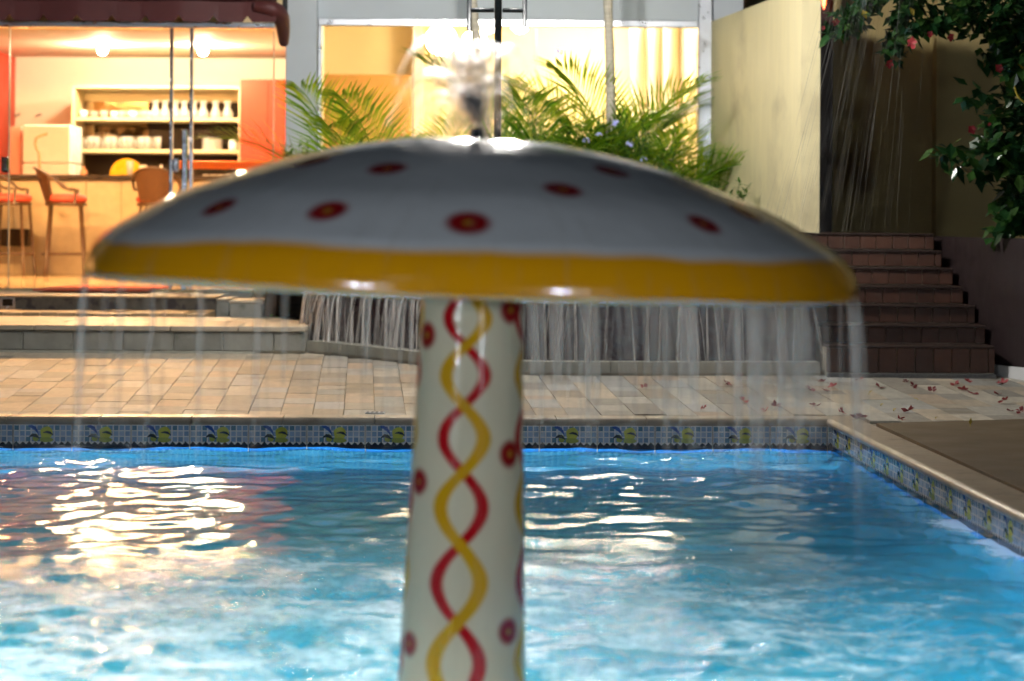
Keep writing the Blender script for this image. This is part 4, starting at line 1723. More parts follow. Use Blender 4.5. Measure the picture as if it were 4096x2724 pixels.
b.box((xB0, 14.95, 0.05), (9, 15.1, 4.2))
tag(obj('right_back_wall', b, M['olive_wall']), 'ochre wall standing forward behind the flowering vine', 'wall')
b = B()
b.box((xA1 - 0.02, 15.101, 0.05), (xA1 + 0.12, 15.299, 4.2))
tag(obj('wall_return', b, M['olive_wall']), 'short return where the two ochre walls meet', 'wall')

rng = random.Random(31)
stair = empty('terracotta_stairs', (2.1, 11.7, 0.06), 'terracotta tiled stairs, toned dark for shade, rising beside the brown planter', 'stairs')
rv = [(1476, 1373, 3979), (1356, 1289, 3941), (1273, 1210, 3899), (1196, 1136, 3852), (1124, 1060, 3811), (1046, 986, 3766), (975, 925, 3735)]
xl = 1.70
ztop_prev = None
zt_list = []
for i, (vb_, vt_, ur) in enumerate(rv):
    Y = 11.72 + 0.25 * i
    zt_ = 0.234 + 0.1005 * i
    zb_ = 0.085 if i == 0 else 0.234 + 0.1005 * (i - 1)
    xr = atY(ur, (vb_ + vt_) / 2, Y).x
    b = B()
    b.box((xl, Y + 0.014, 0.03), (xr - 0.003, Y + (0.25 if i < 6 else 1.6), zt_ - 0.016))
    obj('step_core', b, M['grout'], stair)
    b = B()
    b.bbox((xl, Y - 0.012, zt_ - 0.015), (xr, Y + (0.262 if i < 6 else 1.6), zt_ - (0.0005 * i)), 0.004)
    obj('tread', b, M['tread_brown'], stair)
    x = xr - rng.uniform(0.0, 0.04)
    wt = 0.0985
    xx = xr
    k = 0
    while xx > xl + 0.02:
        w = (rng.uniform(0.03, 0.09) if k == 0 else wt)
        b = B()
        b.bbox((max(xx - w + 0.004, xl), Y + rng.uniform(0, 0.002), zb_ + 0.003), (xx, Y + 0.013, zt_ - 0.0165), 0.002)
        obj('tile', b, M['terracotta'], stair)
        xx -= w
        k += 1
b = B()
b.bbox((xl, 11.69, 0.03), (atY(3985, 1480, 11.7).x, 11.718, 0.083), 0.003)
obj('plinth', b, M['plinth'], stair)

pl = [(2.62, 14.94), (2.62, 13.2), (2.625, 12.2), (2.66, 11.86), (2.76, 11.6), (2.95, 11.40), (3.25, 11.25), (3.7, 11.15), (5.0, 11.1)]
pc = smoothcurve(pl, 8)
pln = empty('planter', (3.2, 11.6, 0.05), 'curved dark brown planter wall with a white base', 'planter')


def curve_wall(P, t0, t1, z0, z1):
    b = B()
    for i, p in enumerate(P):
        a, c = P[max(i - 1, 0)], P[min(i + 1, len(P) - 1)]
        d = (c - a).normalized()
        nn = Vector((-d.y, d.x, 0))
        q0, q1 = p + nn * t0, p + nn * t1
        b.v += [(q0.x, q0.y, z0), (q1.x, q1.y, z0), (q1.x, q1.y, z1), (q0.x, q0.y, z1)]
    for i in range(len(P) - 1):
        k, l = 4 * i, 4 * i + 4
        for e in range(4):
            b.face((k + e, k + (e + 1) % 4, l + (e + 1) % 4, l + e))
    b.face((3, 2, 1, 0))
    n = 4 * len(P)
    b.face((n - 4, n - 3, n - 2, n - 1))
    return b


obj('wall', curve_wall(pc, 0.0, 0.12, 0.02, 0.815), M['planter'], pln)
obj('base', curve_wall(pc[14:], -0.02, -0.001, 0.02, 0.125), M['white_paint'], pln)
b = B()
b.poly([(p.x + 0.05, p.y + 0.05, 0.74) for p in pc] + [(5.0, 14.9, 0.74)])
obj('soil', b, M['soil'], pln)

# flowering vine
YV = 11.9
vine = empty('flowering_vine', (3.0, YV, 0.74), 'glossy dark green vine with red flowers hanging at upper right', 'vine')


def V(u, v, dy=0.0):
    return tuple(atY(u, v, YV + dy))


branches = [
    ([(3640, -90), (3520, -20), (3430, 40), (3370, 85), (3320, 110)], 50, 1.0),
    ([(3560, -60), (3470, 10), (3420, 70), (3400, 118)], 34, 1.0),
    ([(3720, -90), (3620, 10), (3590, 80), (3578, 150), (3562, 175)], 42, 0.9),
    ([(3600, 60), (3590, 150), (3575, 190), (3580, 235)], 26, 0.8),
    ([(3800, -90), (3680, 0), (3640, 30), (3600, 50)], 34, 1.0),
    ([(3900, -60), (3780, 50), (3720, 85), (3665, 120)], 50, 1.0),
    ([(3960, -60), (3850, 30), (3800, 70), (3760, 110)], 46, 1.0),
    ([(4000, -60), (3920, 20), (3880, 80), (3915, 130)], 36, 1.1),
    ([(4180, -80), (4080, 0), (3990, 50), (3960, 110)], 56, 1.0),
    ([(4200, 60), (4100, 120), (4020, 140), (3970, 130)], 56, 1.0),
    ([(4200, 180), (4100, 200), (4040, 225), (3960, 225)], 50, 1.0),
    ([(4220, 260), (4120, 300), (4060, 330), (4035, 390)], 46, 1.0),
    ([(4220, 340), (4120, 380), (4080, 430), (3990, 470), (3960, 500)], 56, 1.0),
    ([(4220, 460), (4120, 500), (4050, 540), (3970, 540)], 46, 1.1),
    ([(4220, 560), (4100, 600), (4000, 590), (3930, 560)], 44, 1.1),
    ([(4200, 700), (4080, 690), (3960, 620), (3830, 590), (3740, 625)], 30, 1.2),
    ([(4180, 700), (4060, 640), (3900, 610), (3830, 690)], 20, 1.3),
    ([(4160, 640), (4040, 650), (3960, 680), (3895, 700)], 20, 1.2),
    ([(4220, 700), (4120, 720), (4050, 760), (4000, 800)], 50, 1.2),
    ([(4220, 820), (4130, 830), (4060, 850), (4020, 880)], 50, 1.2),
    ([(4220, 900), (4120, 880), (4060, 910), (3990, 930)], 40, 1.2),
    ([(3950, 420), (3930, 390), (3900, 375), (3880, 390)], 10, 1.1),
    ([(4200, 20), (4120, 60), (4060, 90), (4040, 150)], 50, 1.0),
    ([(4200, 240), (4130, 260), (4080, 250), (4030, 290)], 50, 1.0),
    ([(4200, 420), (4140, 440), (4090, 420), (4060, 470)], 50, 1.0),
    ([(4200, 620), (4130, 640), (4080, 600), (4030, 640)], 50, 1.1),
    ([(4200, 760), (4140, 780), (4090, 820), (4050, 800)], 50, 1.1),
]
rng = random.Random(77)
for bi, (pts_, nl, ls) in enumerate(branches):
    P = smoothcurve([V(u, v, rng.uniform(-0.12, 0.12)) for u, v in pts_], 8)
    b = B()
    nP = len(P)
    b.tube(P, [0.006 - 0.0045 * i / (nP - 1) for i in range(nP)], 4)
    for k in range(int(nl * 2.4)):
        i = rng.randint(2, nP - 1)
        p = P[i] + Vector((rng.gauss(0, 0.028), rng.gauss(0, 0.05), rng.gauss(0, 0.024)))
        d = Vector((rng.uniform(-1, 1), rng.uniform(-1, 0.6), rng.uniform(-1, 0.5)))
        leafquad(b, p, d, Vector((rng.uniform(-0.3, 0.3), -0.6, 1)), rng.uniform(0.06, 0.10) * ls, 0.025 * ls, 0.2)
    o = obj('branch', b, M['vine'], vine)
b = B()
b.tube(smoothcurve([(3.35, YV, 0.72), (3.32, YV + 0.05, 1.2), (3.3, YV - 0.05, 1.7), (3.22, YV, 2.2), (3.1, YV, 2.6)], 8), [0.03 - 0.0005 * i for i in range(33)], 8)
obj('stem', b, M['bark'], vine, smooth=True)


def flower(b, p, R_, face, q, crumple=0.15, n=5, cone=0.35):
    face = face.normalized()
    s1 = face.orthogonal().normalized()
    s2 = face.cross(s1)
    ph = q.uniform(0, 6.28)
    for m in range(n):
        a = ph + 2 * math.pi * m / n + q.uniform(-0.15, 0.15)
        d = (s1 * math.cos(a) + s2 * math.sin(a))
        side = face.cross(d)
        L = R_ * q.uniform(0.8, 1.1)
        tip = p + d * L + face * L * (cone + q.uniform(-crumple, crumple))
        m1 = p + d * L * 0.6 + side * L * 0.42 + face * L * (cone * 0.5 + q.uniform(-crumple, crumple))
        m2 = p + d * L * 0.6 - side * L * 0.42 + face * L * (cone * 0.5 + q.uniform(-crumple, crumple))
        mid = p + d * L * 0.55 + face * L * cone * 0.3
        i = len(b.v)
        b.v += [tuple(p), tuple(m1), tuple(tip), tuple(m2), tuple(mid)]
        b.face((i, i + 4, i + 2, i + 1))
        b.face((i, i + 3, i + 2, i + 4))


for (u, v, rr_) in ((3648, 172, 0.030), (3556, 255, 0.026), (3718, 137, 0.020), (3802, 147, 0.024), (3996, 274, 0.026), (3344, 88, 0.020), (3888, 516, 0.026), (3956, 497, 0.012), (3293, 112, 0.012)):
    b = B()
    flower(b, Vector(V(u, v, -0.26)), rr_ * 1.1, Vector((rng.uniform(-0.5, 0.5), -1, rng.uniform(-0.4, 0.2))), rng, 0.1, 5, 0.3)
    obj('flower', b, M['petal'], vine)
for (u, v) in ((3450, 40), (3640, 28), (4075, 240)):
    b = B()
    leafquad(b, Vector(V(u, v, -0.13)), Vector((0.4, -0.4, -1)), Vector((0, -1, 0.2)), 0.055, 0.018)
    obj('yellow_leaf', b, M['yellowleaf'], vine)
b = B()
b.tube(smoothcurve([V(4058, 342, -0.15), V(4066, 372, -0.15), V(4080, 395, -0.15), V(4102, 412, -0.15)], 5), 0.0055, 6)
obj('yellow_shoot', b, M['yellowleaf'], vine, smooth=True)

# fallen flowers on the deck
fl = [(30, 270), (120, 205), (150, 408), (410, 445), (318, 480), (705, 445), (920, 495), (1020, 535), (1080, 525), (1390, 550), (1450, 485), (665, 320), (790, 320), (850, 292), (755, 250),
      (1060, 235), (1220, 295), (1420, 250), (1485, 293), (1635, 320), (1810, 272), (1905, 250), (1875, 315), (1945, 340), (2185, 260), (2150, 350), (2190, 415), (2245, 475), (2320, 490), (1690, 195), (2220, 205)]
fpx = [(2896 + x / 1.96, 1400 + y / 1.96) for x, y in fl] + [(2000 + x / 1.96, 1100 + y / 1.96) for x, y in ((1125, 878), (1785, 862), (1595, 1054))]
rng = random.Random(55)
FLAB = {}
BANDS = [('beside the pool coping', 1625, 9999), ('in the middle of the deck', 1585, 1625), ('below the stairs and waterfall', 1540, 1585), ('at the foot of the stairs', 0, 1540)]
for nm, lo_, hi_ in BANDS:
    row = sorted([q_ for q_ in fpx if lo_ <= q_[1] < hi_])
    for k, q_ in enumerate(row):
        FLAB[q_] = 'wilted red flower %s, %s from the left in that row' % (nm, ORD[k])
for (u, v) in fpx:
    p = atDeck(u, v + 4)
    p.z += 0.003
    b = B()
    flower(b, p, rng.uniform(0.022, 0.036), Vector((rng.uniform(-0.6, 0.6), rng.uniform(-0.6, 0.6), 1)), rng, 0.25, 4, rng.uniform(0.15, 0.5))
    mz = min(q[2] - deck_z(q[1]) for q in b.v)
    b.v = [(x, y, z - mz + 0.002) for x, y, z in b.v]
    o = obj('fallen_flower', b, M['petal_dry'])
    tag(o, FLAB[(u, v)], 'flower', 'fallen red flowers on the deck')
for k, (x, y) in enumerate(((560, 268), (1130, 350), (1230, 440), (1330, 480), (1520, 395), (1660, 540), (1930, 600))):
    p = atDeck(2896 + x / 1.96, 1400 + y / 1.96)
    p.z += 0.006
    b = B()
    leafquad(b, p, Vector((rng.uniform(-1, 1), rng.uniform(-1, 1), 0.25)), Vector((0, 0, 1)), 0.035, 0.009)
    b.tube([p, p + Vector((0, 0, -0.005))], 0.002, 4)
    tag(obj('fallen_leaf', b, M['yellowleaf']), 'small yellow-green leaf among the fallen flowers, %s leaf from the left' % ORD[k], 'leaf', 'fallen leaves on the deck')
# little drain grate by the coping
p = atDeck(1500, 1653)
b = B()
b.bbox((p.x - 0.045, p.y - 0.03, 0.0), (p.x + 0.045, p.y + 0.03, 0.006), 0.002)
dg = obj('drain_grate', b, M['white_paint'])
tag(dg, 'small white slotted drain grate at the pool coping', 'drain')
for k in range(4):
    b = B()
    b.box((p.x - 0.038 + k * 0.021, p.y - 0.022, 0.0062), (p.x - 0.027 + k * 0.021, p.y + 0.022, 0.0075))
    obj('slot', b, M['black'], dg)

# ================================================================== mushroom fountain
YM = 4.6
MB_Z = POOL_BOT
LEAN = 0.021
zrim = 0.742
mx = atY(1890, 1150, YM).x - LEAN * (zrim - MB_Z)
mush = empty('mushroom_fountain', (mx, YM, MB_Z), 'white spotted mushroom fountain with yellow rim standing in the pool', 'fountain', rot=(0, LEAN, 0))
MM = Matrix.Translation((mx, YM, MB_Z)) @ Matrix.Rotation(LEAN, 4, 'Y')
MI = MM.inverted()
K = 1.0
capz = zrim - MB_Z


def paintmat(name, base, spots, extra=None):
    m, t, p = newmat(name)
    pos = t.new('ShaderNodeTexCoord').outputs['Object']
    wob = t.noise(pos, 7, 2)
    c = (*base, 1)
    c = t.mix(t.maprange(t.noise(pos, 3.5, 4), 0.35, 0.75), c, tuple(x * 0.90 for x in base))
    if extra:
        c = extra(t, pos, c, wob)
    for (sx_, sy, sz, rr_) in spots:
        d = t.vmath('DISTANCE', pos, (sx_, sy, sz))
        d = t.math('ADD', d, t.math('MULTIPLY', t.math('SUBTRACT', wob, 0.5), 0.012))
        red = t.maprange(d, rr_ * 1.22, rr_ * 0.66, 0, 1, True)
        c = t.mix(red, c, (0.27, 0.006, 0.008))
        c = t.mix(t.maprange(d, rr_ * 0.34, rr_ * 0.08, 0, 0.75, True), c, (0.45, 0.26, 0.02))
    # water runs and lime bloom
    sp_ = t.new('ShaderNodeSeparateXYZ')
    t.l.new(pos, sp_.inputs[0])
    an_ = t.math('ARCTAN2', sp_.outputs[1], sp_.outputs[0])
    cb_ = t.new('ShaderNodeCombineXYZ')
    t.put(cb_.inputs[0], t.math('MULTIPLY', an_, 9.0))
    t.put(cb_.inputs[1], t.math('MULTIPLY', sp_.outputs[2], 2.2))
    run = t.maprange(t.noise(cb_.outputs[0], 2.2, 5, 0.65), 0.50, 0.74, 0, 0.20, True)
    c = t.mix(run, c, (0.34, 0.33, 0.30))
    # hairline crazing and scuffs
    sc_ = t.maprange(t.noise(pos, 30, 6, 0.7), 0.62, 0.72, 0, 0.18, True)
    c = t.mix(sc_, c, (0.25, 0.22, 0.18))
    t.put(p.inputs['Base Color'], c)
    t.put(p.inputs['Roughness'], t.maprange(t.noise(pos, 14, 4), 0.3, 0.7, 0.10, 0.24))
    p.inputs['Coat Weight'].default_value = 0.6 if extra is cap_extra else 0.08
    p.inputs['Coat Roughness'].default_value = 0.05
    p.inputs['Specular IOR Level'].default_value = 0.5 if extra is cap_extra else 0.15
    bn = t.new('ShaderNodeBump')
    bn.inputs['Strength'].default_value = 0.35
    bn.inputs['Distance'].default_value = 0.01
    t.l.new(t.noise(pos, 9, 4), bn.inputs['Height'])
    t.l.new(bn.outputs[0], p.inputs['Normal'])
    t.l.new(bn.outputs[0], p.inputs['Coat Normal'])
    return m


cap_prof = [(0.0, 0.307), (0.09, 0.306), (0.19, 0.300), (0.366, 0.264), (0.533, 0.209), (0.630, 0.170), (0.736, 0.110), (0.768, 0.088), (0.790, 0.064), (0.804, 0.034), (0.807, 0.012), (0.803, 0.0)]
cp = [(p.x, p.y) for p in smoothcurve(cap_prof, 5)]
under = [(0.796, -0.003), (0.785, 0.004), (0.770, 0.03), (0.70, 0.075), (0.45, 0.13), (0.2, 0.16), (0.115, 0.165)]
TILT = 0.007
Rt = Matrix.Rotation(TILT, 4, 'Y')
b = B()
b.lathe([(max(r, 0.0005), z) for r, z in cp] + under, 160)
b.v = [tuple(Rt @ Vector(v_) + Vector((0, 0, capz))) for v_ in b.v]
# flip winding (profile runs from the top down)
b.f = [tuple(reversed(f)) for f in b.f]
ang_cap = []
capW = [MM @ Vector(v_) for v_ in b.v[:len(cp) * 160]]
capU = [project(w_) for w_ in capW]


def cap_point(u, v):
    best, bi = 1e9, 0
    for i, (uu, vv) in enumerate(capU):
        if capW[i].y > YM + 0.25:
            continue
        d = (uu - u) ** 2 + (vv - v) ** 2
        if d < best:
            best, bi = d, i
    return b.v[bi]


spx = [(1555, 677, 0.040), (863, 832, 0.038), (1290, 844, 0.040), (1869, 876, 0.043), (2256, 754, 0.039), (2440, 684, 0.038), (2817, 889, 0.037), (2985, 851, 0.040), (2020, 603, 0.040), (1255, 640, 0.040)]
spots = [(*cap_point(u, v), r) for u, v, r in spx]
for (a, f) in ((40, 0.45), (75, 0.62), (110, 0.4), (140, 0.6), (165, 0.5)):
    r = 0.8 * f
    z = np.interp(r, [p[0] for p in cap_prof], [p[1] for p in cap_prof])
    spots.append((r * math.cos(R(a)), r * math.sin(R(a)), capz + float(z), 0.04))


def cap_extra(t, pos, c, wob):
    sep = t.new('ShaderNodeSeparateXYZ')
    t.l.new(pos, sep.inputs[0])
    zz = t.math('ADD', sep.outputs[2], t.math('MULTIPLY', sep.outputs[0], TILT))
    hh = t.math('SUBTRACT', zz, capz)
    w2_ = t.noise(pos, 2.2, 2)
    hh = t.math('ADD', hh, t.math('MULTIPLY', t.math('SUBTRACT', w2_, 0.5), 0.045))
    hh = t.math('ADD', hh, t.math('MULTIPLY', t.math('SUBTRACT', wob, 0.5), 0.012))
    f = t.maprange(hh, 0.088, 0.070, 0, 1, True)
    return t.mix(f, c, (0.72, 0.33, 0.003))


M['cap'] = paintmat('painted_fibreglass_cap', (0.62, 0.65, 0.68), spots, cap_extra)
me = mesh('cap', b, M['cap'], True)
cap = link('cap', me, mush)


def stem_r(zw):
    return 0.1062 + 0.0350 * (0.72 - zw)


b = B()
b.lathe([(stem_r(z), z - MB_Z) for z in [-0.85 + 0.05 * i for i in range(36)]], 64)
th = lambda a, zw: (stem_r(zw) * math.sin(a), -stem_r(zw) * math.cos(a), zw - MB_Z)
VZ = lambda v: 0.87 - (v - 900) / 1942.0
ss = [(0.86, 1820), (0.83, 2535), (0.88, 1240), (-1.0, 1352), (-0.98, 1945), (-1.0, 2600)]
sspots = [(*th(a, VZ(v)), 0.030) for a, v in ss]
for base_a in (math.pi / 2, math.pi):
    sspots += [(*th(base_a + 0.85, VZ(v)), 0.030) for v in (1300, 1850, 2450)]


def stem_extra(t, pos, c, wob):
    sep = t.new('ShaderNodeSeparateXYZ')
    t.l.new(pos, sep.inputs[0])
    X, Y_, Z_ = sep.outputs
    theta = t.math('ARCTAN2', X, t.math('MULTIPLY', Y_, -1.0))
    zw = t.math('ADD', Z_, MB_Z)
    tt_ = t.math('SUBTRACT', 1203.5, t.math('MULTIPLY', zw, 1942.0))
    sq = t.math('SQRT', t.math('MAXIMUM', t.math('ADD', t.math('MULTIPLY', tt_, 49.0), 51984.0), 1.0))
    nn = t.math('DIVIDE', t.math('SUBTRACT', sq, 228.0), 24.5)
    sn = t.math('SINE', t.math('MULTIPLY', nn, math.pi))
    tw = t.math('WRAP', t.math('ADD', theta, 0.08), math.pi / 4, -math.pi / 4)
    tw = t.math('ADD', tw, t.math('MULTIPLY', t.math('SUBTRACT', wob, 0.5), 0.10))
    off = t.math('MULTIPLY', sn, 0.37)
    dr_ = t.math('MULTIPLY', t.math('ABSOLUTE', t.math('SUBTRACT', tw, off)), 0.118)
    dy_ = t.math('MULTIPLY', t.math('ABSOLUTE', t.math('ADD', tw, off)), 0.118)
    c = t.mix(t.maprange(dr_, 0.0185, 0.0095, 0, 1, True), c, (0.42, 0.005, 0.010))
    c = t.mix(t.maprange(dy_, 0.0205, 0.0115, 0, 1, True), c, (0.58, 0.31, 0.006))
    return c


M['stemw'] = paintmat('painted_fibreglass_stem', (0.66, 0.60, 0.45), sspots, stem_extra)
link('stem', mesh('stem', b, M['stemw'], True), mush)
b = B()
ct = capz + 0.305
b.lathe([(0.03, ct - 0.01), (0.03, ct + 0.004), (0.017, ct + 0.010), (0.014, ct + 0.028), (0.0, ct + 0.029)], 18)
link('nozzle', mesh('nozzle', b, M['steel'], True), mush)

# ------------------------------------------------------------------ water jet on the cap
rng = random.Random(101)
b = B()
top = MM @ Vector((0.0, 0, ct + 0.02))


def cap_height(r):
    return float(np.interp(r, [p[0] for p in cap_prof], [p[1] for p in cap_prof]))


for k in range(130):
    a = rng.uniform(0, 6.28)
    vz = rng.uniform(0.55, 1.0) * 1.95
    vr = min(abs(rng.gauss(0, 0.34)) + 0.05, 0.5)
    core = rng.random() < 0.14
    if core:
        vr *= 0.35
    tmax = 2 * vz / 9.8 * rng.uniform(0.55, 1.12)
    t0 = rng.uniform(0, 0.35) * tmax
    pts = []
    for j in range(11):
        tt_ = t0 + (tmax - t0) * j / 10
        x = vr * tt_ * 1.0
        drift = -0.05 * tt_ / 0.4
        q = Vector((top.x + x * math.cos(a) + drift, top.y + x * math.sin(a), top.z + vz * tt_ - 4.9 * tt_ * tt_))
        pts.append(tuple(q))
    strand(b, pts, rng.choice([0.003, 0.006, 0.010, 0.015, 0.020]))
for k in range(150):
    a = rng.uniform(0, 6.28)
    r = abs(rng.gauss(0, 0.07))
    z = rng.uniform(0, 0.21) * max(0.15, 1 - r / 0.16)
    c = (top.x + r * math.cos(a) - 0.01, top.y + r * math.sin(a), top.z + z)
    s_ = rng.uniform(0.0015, 0.005)
    b.lathe([(0, -s_ * 1.6), (s_ * 0.8, -s_ * 0.8), (s_, 0), (s_ * 0.7, s_), (0, s_ * 1.5)], 5, c)
o = obj('water_jet', b, M['plume'], smooth=True)
tag(o, 'frothy water jet spraying up from the top of the mushroom cap', None, None, 'stuff')

# ------------------------------------------------------------------ water dripping from the rim
b = B()
for k in range(560):
    # denser on the right and back right of the cap
    while True:
        a = rng.uniform(0, 2 * math.pi)
        dens = 0.13 + 0.87 * max(0.0, math.cos(a - R(30))) ** 0.7
        if rng.random() < dens:
            break
    if math.sin(a) < -0.35 or (abs(math.sin(a)) < 0.38 and rng.random() < (0.8 if math.cos(a) > 0 else 0.35)):
        continue
    e = MM @ (Rt @ Vector((0.805 * math.cos(a), 0.805 * math.sin(a), 0.0)) + Vector((0, 0, capz)))
    v0 = rng.uniform(0.0, 0.14)
    T = math.sqrt(2 * (e.z - WATER_Z) / 9.8)
    f1 = rng.uniform(0.5, 1.0)
    wd = rng.choice([0.0015, 0.003, 0.006, 0.010])
    pts = []
    sd = rng.gauss(0, 0.02)
    for j in range(10):
        tt_ = T * f1 * j / 9
        pts.append((e.x + v0 * tt_ * math.cos(a) + sd * tt_, e.y + v0 * tt_ * math.sin(a), e.z - 4.9 * tt_ * tt_))
    strand(b, pts, wd)
    if rng.random() < 0.25:
        pts2 = [(x + rng.gauss(0, 0.004), y + rng.gauss(0, 0.004), z) for x, y, z in pts]
        strand(b, pts2, wd * 0.6)
o = obj('rim_curtain', b, M['drip'], smooth=True)
tag(o, 'thin curtain of water falling from the rim of the mushroom', None, None, 'stuff')

# ------------------------------------------------------------------ fine spray blowing in front of the ochre wall
b = B()
for k in range(380):
    u = rng.triangular(3230, 3760, 3400)
    v0_ = rng.uniform(-250, 900)
    L = rng.uniform(150, 520)
    lean = -0.27 + (u - 3300) / 460 * 0.22 + rng.gauss(0, 0.02)
    Y = rng.uniform(7.6, 10.6)
    pts = []
    for j in range(7):
        t = j / 6
        pts.append(tuple(atY(u - 60 + (v0_ + L * t - 300) * lean, v0_ + L * t, Y)))
    if pts[-1][2] < 0.2:
        continue
    w = rng.choice([0.0004, 0.0005, 0.0007, 0.0012])
    b.tube(pts, [w * (0.3 + math.sin(math.pi * (0.1 + 0.8 * j / 6))) for j in range(7)], 3, cap=False)
o = obj('fine_spray', b, M['spray'], smooth=True)
tag(o, 'fine slanting water spray in front of the shaded ochre wall', None, None, 'stuff')

# ================================================================== pool water surface
nx, ny = 380, 420
xs_ = np.linspace(pool_left + 0.2, 2.2, nx)
ys_ = np.linspace(pool_near - 0.02, CORN.y + 0.12, ny)
Xg, Yg = np.meshgrid(xs_, ys_)
r2 = np.random.RandomState(4)
Zg = np.zeros_like(Xg)
cxm, cym = mx + 0.05, YM
rad = np.sqrt((Xg - cxm) ** 2 + ((Yg - cym) * 0.95) ** 2)
turb = np.clip(np.exp(-((rad - 0.9) / 0.75) ** 2) + 0.25 * np.exp(-((rad - 0.9) / 2.0) ** 2), 0, 1)
for k in range(46):
    wlm = r2.uniform(0.10, 0.75)
    a = r2.uniform(0, 2 * np.pi)
    kx, ky = 2 * np.pi / wlm * np.cos(a), 2 * np.pi / wlm * np.sin(a)
    Zg += 0.0030 * wlm * np.sin(kx * Xg + ky * Yg + r2.uniform(0, 6.28)) * (0.55 + 0.5 * turb)
for k in range(40):
    wlm = r2.uniform(0.05, 0.16)
    a = r2.uniform(0, 2 * np.pi)
    kx, ky = 2 * np.pi / wlm * np.cos(a), 2 * np.pi / wlm * np.sin(a)
    Zg += 0.0042 * wlm * np.sin(kx * Xg + ky * Yg + r2.uniform(0, 6.28)) * turb ** 1.3
for k in range(34):
    wlm = r2.uniform(0.08, 0.22)
    a = r2.uniform(0, 2 * np.pi)
    kx, ky = 2 * np.pi / wlm * np.cos(a), 2 * np.pi / wlm * np.sin(a)
    Zg += 0.0030 * wlm * np.sin(kx * Xg + ky * Yg + r2.uniform(0, 6.28)) * (0.75 + 0.25 * np.sin(1.7 * Xg + 0.6 * Yg))
Zg += 0.003 * np.sin(2 * np.pi / 0.28 * rad) * np.exp(-np.clip(rad - 0.8, 0, 9) * 0.5)
# crop right side along the pool wall
lim = CORN.x + (Yg - CORN.y) * (rdir.x / rdir.y) + 0.028
Xc = np.minimum(Xg, lim)
verts = np.stack([Xc, Yg, Zg + WATER_Z], -1).reshape(-1, 3)
idx = np.arange(nx * ny).reshape(ny, nx)
faces = np.stack([idx[:-1, :-1], idx[:-1, 1:], idx[1:, 1:], idx[1:, :-1]], -1).reshape(-1, 4)
keep = (Xc[:-1, 1:] - Xc[:-1, :-1] > 1e-5).reshape(-1)
faces = faces[keep]
me = bpy.data.meshes.new('pool_water')
me.vertices.add(len(verts))
me.vertices.foreach_set('co', verts.astype(np.float32).ravel())
me.loops.add(faces.size)
me.loops.foreach_set('vertex_index', faces.astype(np.int32).ravel())
me.polygons.add(len(faces))
me.polygons.foreach_set('loop_start', np.arange(0, faces.size, 4, dtype=np.int32))
me.polygons.foreach_set('loop_total', np.full(len(faces), 4, dtype=np.int32))
me.polygons.foreach_set('use_smooth', np.ones(len(faces), dtype=bool))
me.update(calc_edges=True)
me.validate()
m, t, p = newmat('pool_water')
t.n.remove(p)
geo = t.new('ShaderNodeNewGeometry')
pos = geo.outputs['Position']
tr = t.new('ShaderNodeBsdfRefraction')
tr.inputs['Color'].default_value = (0.86, 0.96, 0.99, 1)
tr.inputs['IOR'].default_value = 1.33
gl = t.new('ShaderNodeBsdfGlossy')
gl.inputs['Roughness'].default_value = 0.04
bn = t.new('ShaderNodeBump')
bn.inputs['Strength'].default_value = 0.22
bn.inputs['Distance'].default_value = 0.02
dist = t.vmath('DISTANCE', t.vmath('MULTIPLY', pos, (1, 0.95, 0)), (cxm, cym * 0.95, 0))
zone = t.maprange(dist, 2.6, 0.9, 0, 1, True)
t.put(tr.inputs['Roughness'], t.maprange(dist, 3.2, 1.2, 0.02, 0.14, True))
hgt = t.math('MULTIPLY', t.noise(t.scale(pos, 0.7, 1, 1), 34, 5, 0.65), t.maprange(zone, 0, 1, 0.22, 1.9))
t.l.new(hgt, bn.inputs['Height'])
t.l.new(bn.outputs[0], gl.inputs['Normal'])
t.l.new(bn.outputs[0], tr.inputs['Normal'])
fr_ = t.new('ShaderNodeFresnel')
fr_.inputs[0].default_value = 1.33
t.l.new(bn.outputs[0], fr_.inputs['Normal'])
mxs = t.new('ShaderNodeMixShader')
t.l.new(fr_.outputs[0], mxs.inputs[0])
t.l.new(tr.outputs[0], mxs.inputs[1])
t.l.new(gl.outputs[0], mxs.inputs[2])
# bubbles and foam churned up by the falling curtain
fo1 = t.new('ShaderNodeBsdfDiffuse')
fo1.inputs[0].default_value = (0.86, 0.88, 0.90, 1)
fo2 = t.new('ShaderNodeBsdfTranslucent')
fo2.inputs[0].default_value = (0.86, 0.88, 0.90, 1)
nz_ = t.new('ShaderNodeCombineXYZ')
nz_.inputs[2].default_value = 1.0
t.l.new(nz_.outputs[0], fo1.inputs['Normal'])
t.l.new(nz_.outputs[0], fo2.inputs['Normal'])
fo = t.new('ShaderNodeMixShader')
fo.inputs[0].default_value = 0.55
t.l.new(fo1.outputs[0], fo.inputs[1])
t.l.new(fo2.outputs[0], fo.inputs[2])
n1 = t.noise(t.scale(pos, 0.8, 1.0, 1), 7.0, 5, 0.65)
n2 = t.noise(t.scale(pos, 1.0, 0.7, 1), 1.6, 3, 0.5)
n3 = t.noise(t.scale(pos, 0.75, 1.0, 1), 36.0, 8, 0.84)
ff = t.math('ADD', t.math('MULTIPLY', n1, 0.45), t.math('MULTIPLY', n3, 0.55))
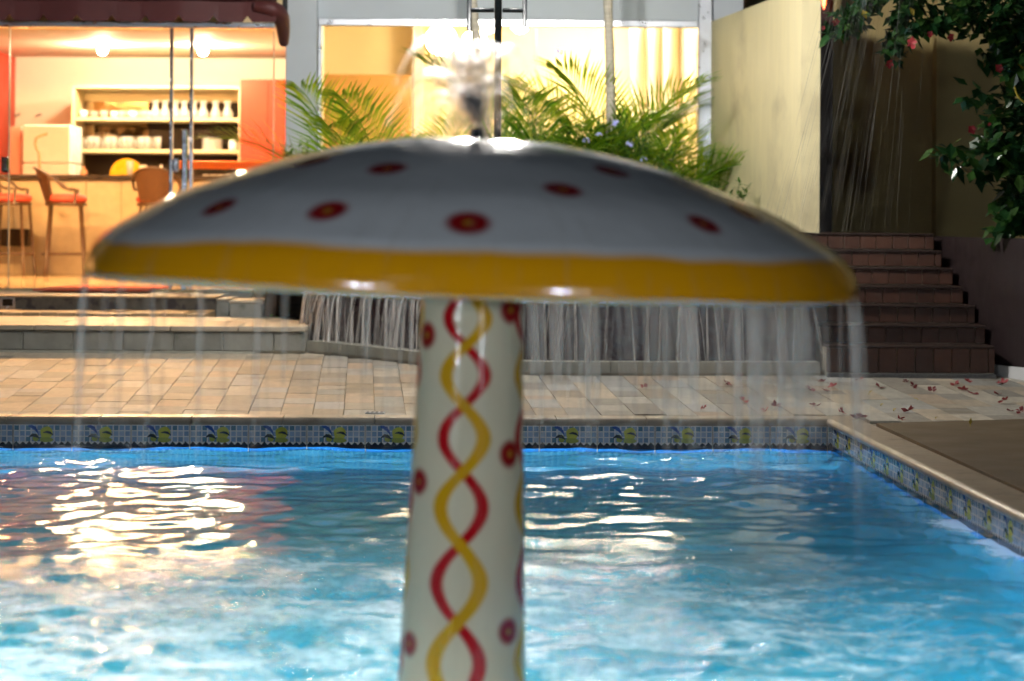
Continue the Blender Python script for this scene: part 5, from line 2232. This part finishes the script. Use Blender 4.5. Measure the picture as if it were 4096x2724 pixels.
dfo = t.vmath('DISTANCE', t.vmath('MULTIPLY', pos, (0.8, 1.0, 0)), (-0.35, 5.45, 0))
reach = t.maprange(t.math('ADD', dfo, t.math('MULTIPLY', n2, 1.0)), 2.55, 1.05, 0, 1, True)
mask = t.maprange(t.math('ADD', ff, t.math('MULTIPLY', reach, 0.14)), 0.54, 0.74, 0, 0.85, True)
mask = t.math('MULTIPLY', mask, t.maprange(reach, 0.0, 0.25, 0, 1, True))
for (u_, v_, r_) in ((3850, 2100, 0.13), (3990, 2180, 0.10), (4060, 2212, 0.12)):
    q_ = atZ(u_, v_, WATER_Z)
    dq = t.vmath('DISTANCE', t.vmath('MULTIPLY', pos, (1.0, 0.6, 0)), (q_.x, q_.y * 0.6, 0))
    mq = t.maprange(t.math('ADD', dq, t.math('MULTIPLY', t.math('SUBTRACT', n3, 0.5), 0.30)), r_, r_ * 0.45, 0, 0.9, True)
    mask = t.math('MAXIMUM', mask, mq)
mx2 = t.new('ShaderNodeMixShader')
t.put(mx2.inputs[0], mask)
t.l.new(mxs.outputs[0], mx2.inputs[1])
t.l.new(fo.outputs[0], mx2.inputs[2])
t.l.new(mx2.outputs[0], m.node_tree.nodes['Material Output'].inputs[0])
me.materials.append(m)
water = link('pool_water', me)
tag(water, 'rippling blue pool water with foam around the mushroom', None, None, 'structure')

# underwater lamp in the near pool wall
for k, xx in enumerate((-4.2, -2.4, -0.9, 1.0)):
    t_ = empty('pool_lamp', (xx, pool_near + 0.02, -0.45), ORD[k] + ' round underwater lamp from the left in the near pool wall', 'pool lamp', 'underwater lamps')
    b = B()
    b.lathe([(0.12, 0), (0.12, 0.012), (0.0, 0.0125)], 12)
    b.v = [(x, z + 0.002, y) for x, y, z in b.v]
    obj('lens', b, M['lamp_pool'], t_, False, True)
    b = B()
    b.tube([(0.13 * math.cos(a), 0.01, 0.13 * math.sin(a)) for a in [2 * math.pi * i / 24 for i in range(25)]], 0.012, 8)
    obj('rim', b, M['steel'], t_, True, True)
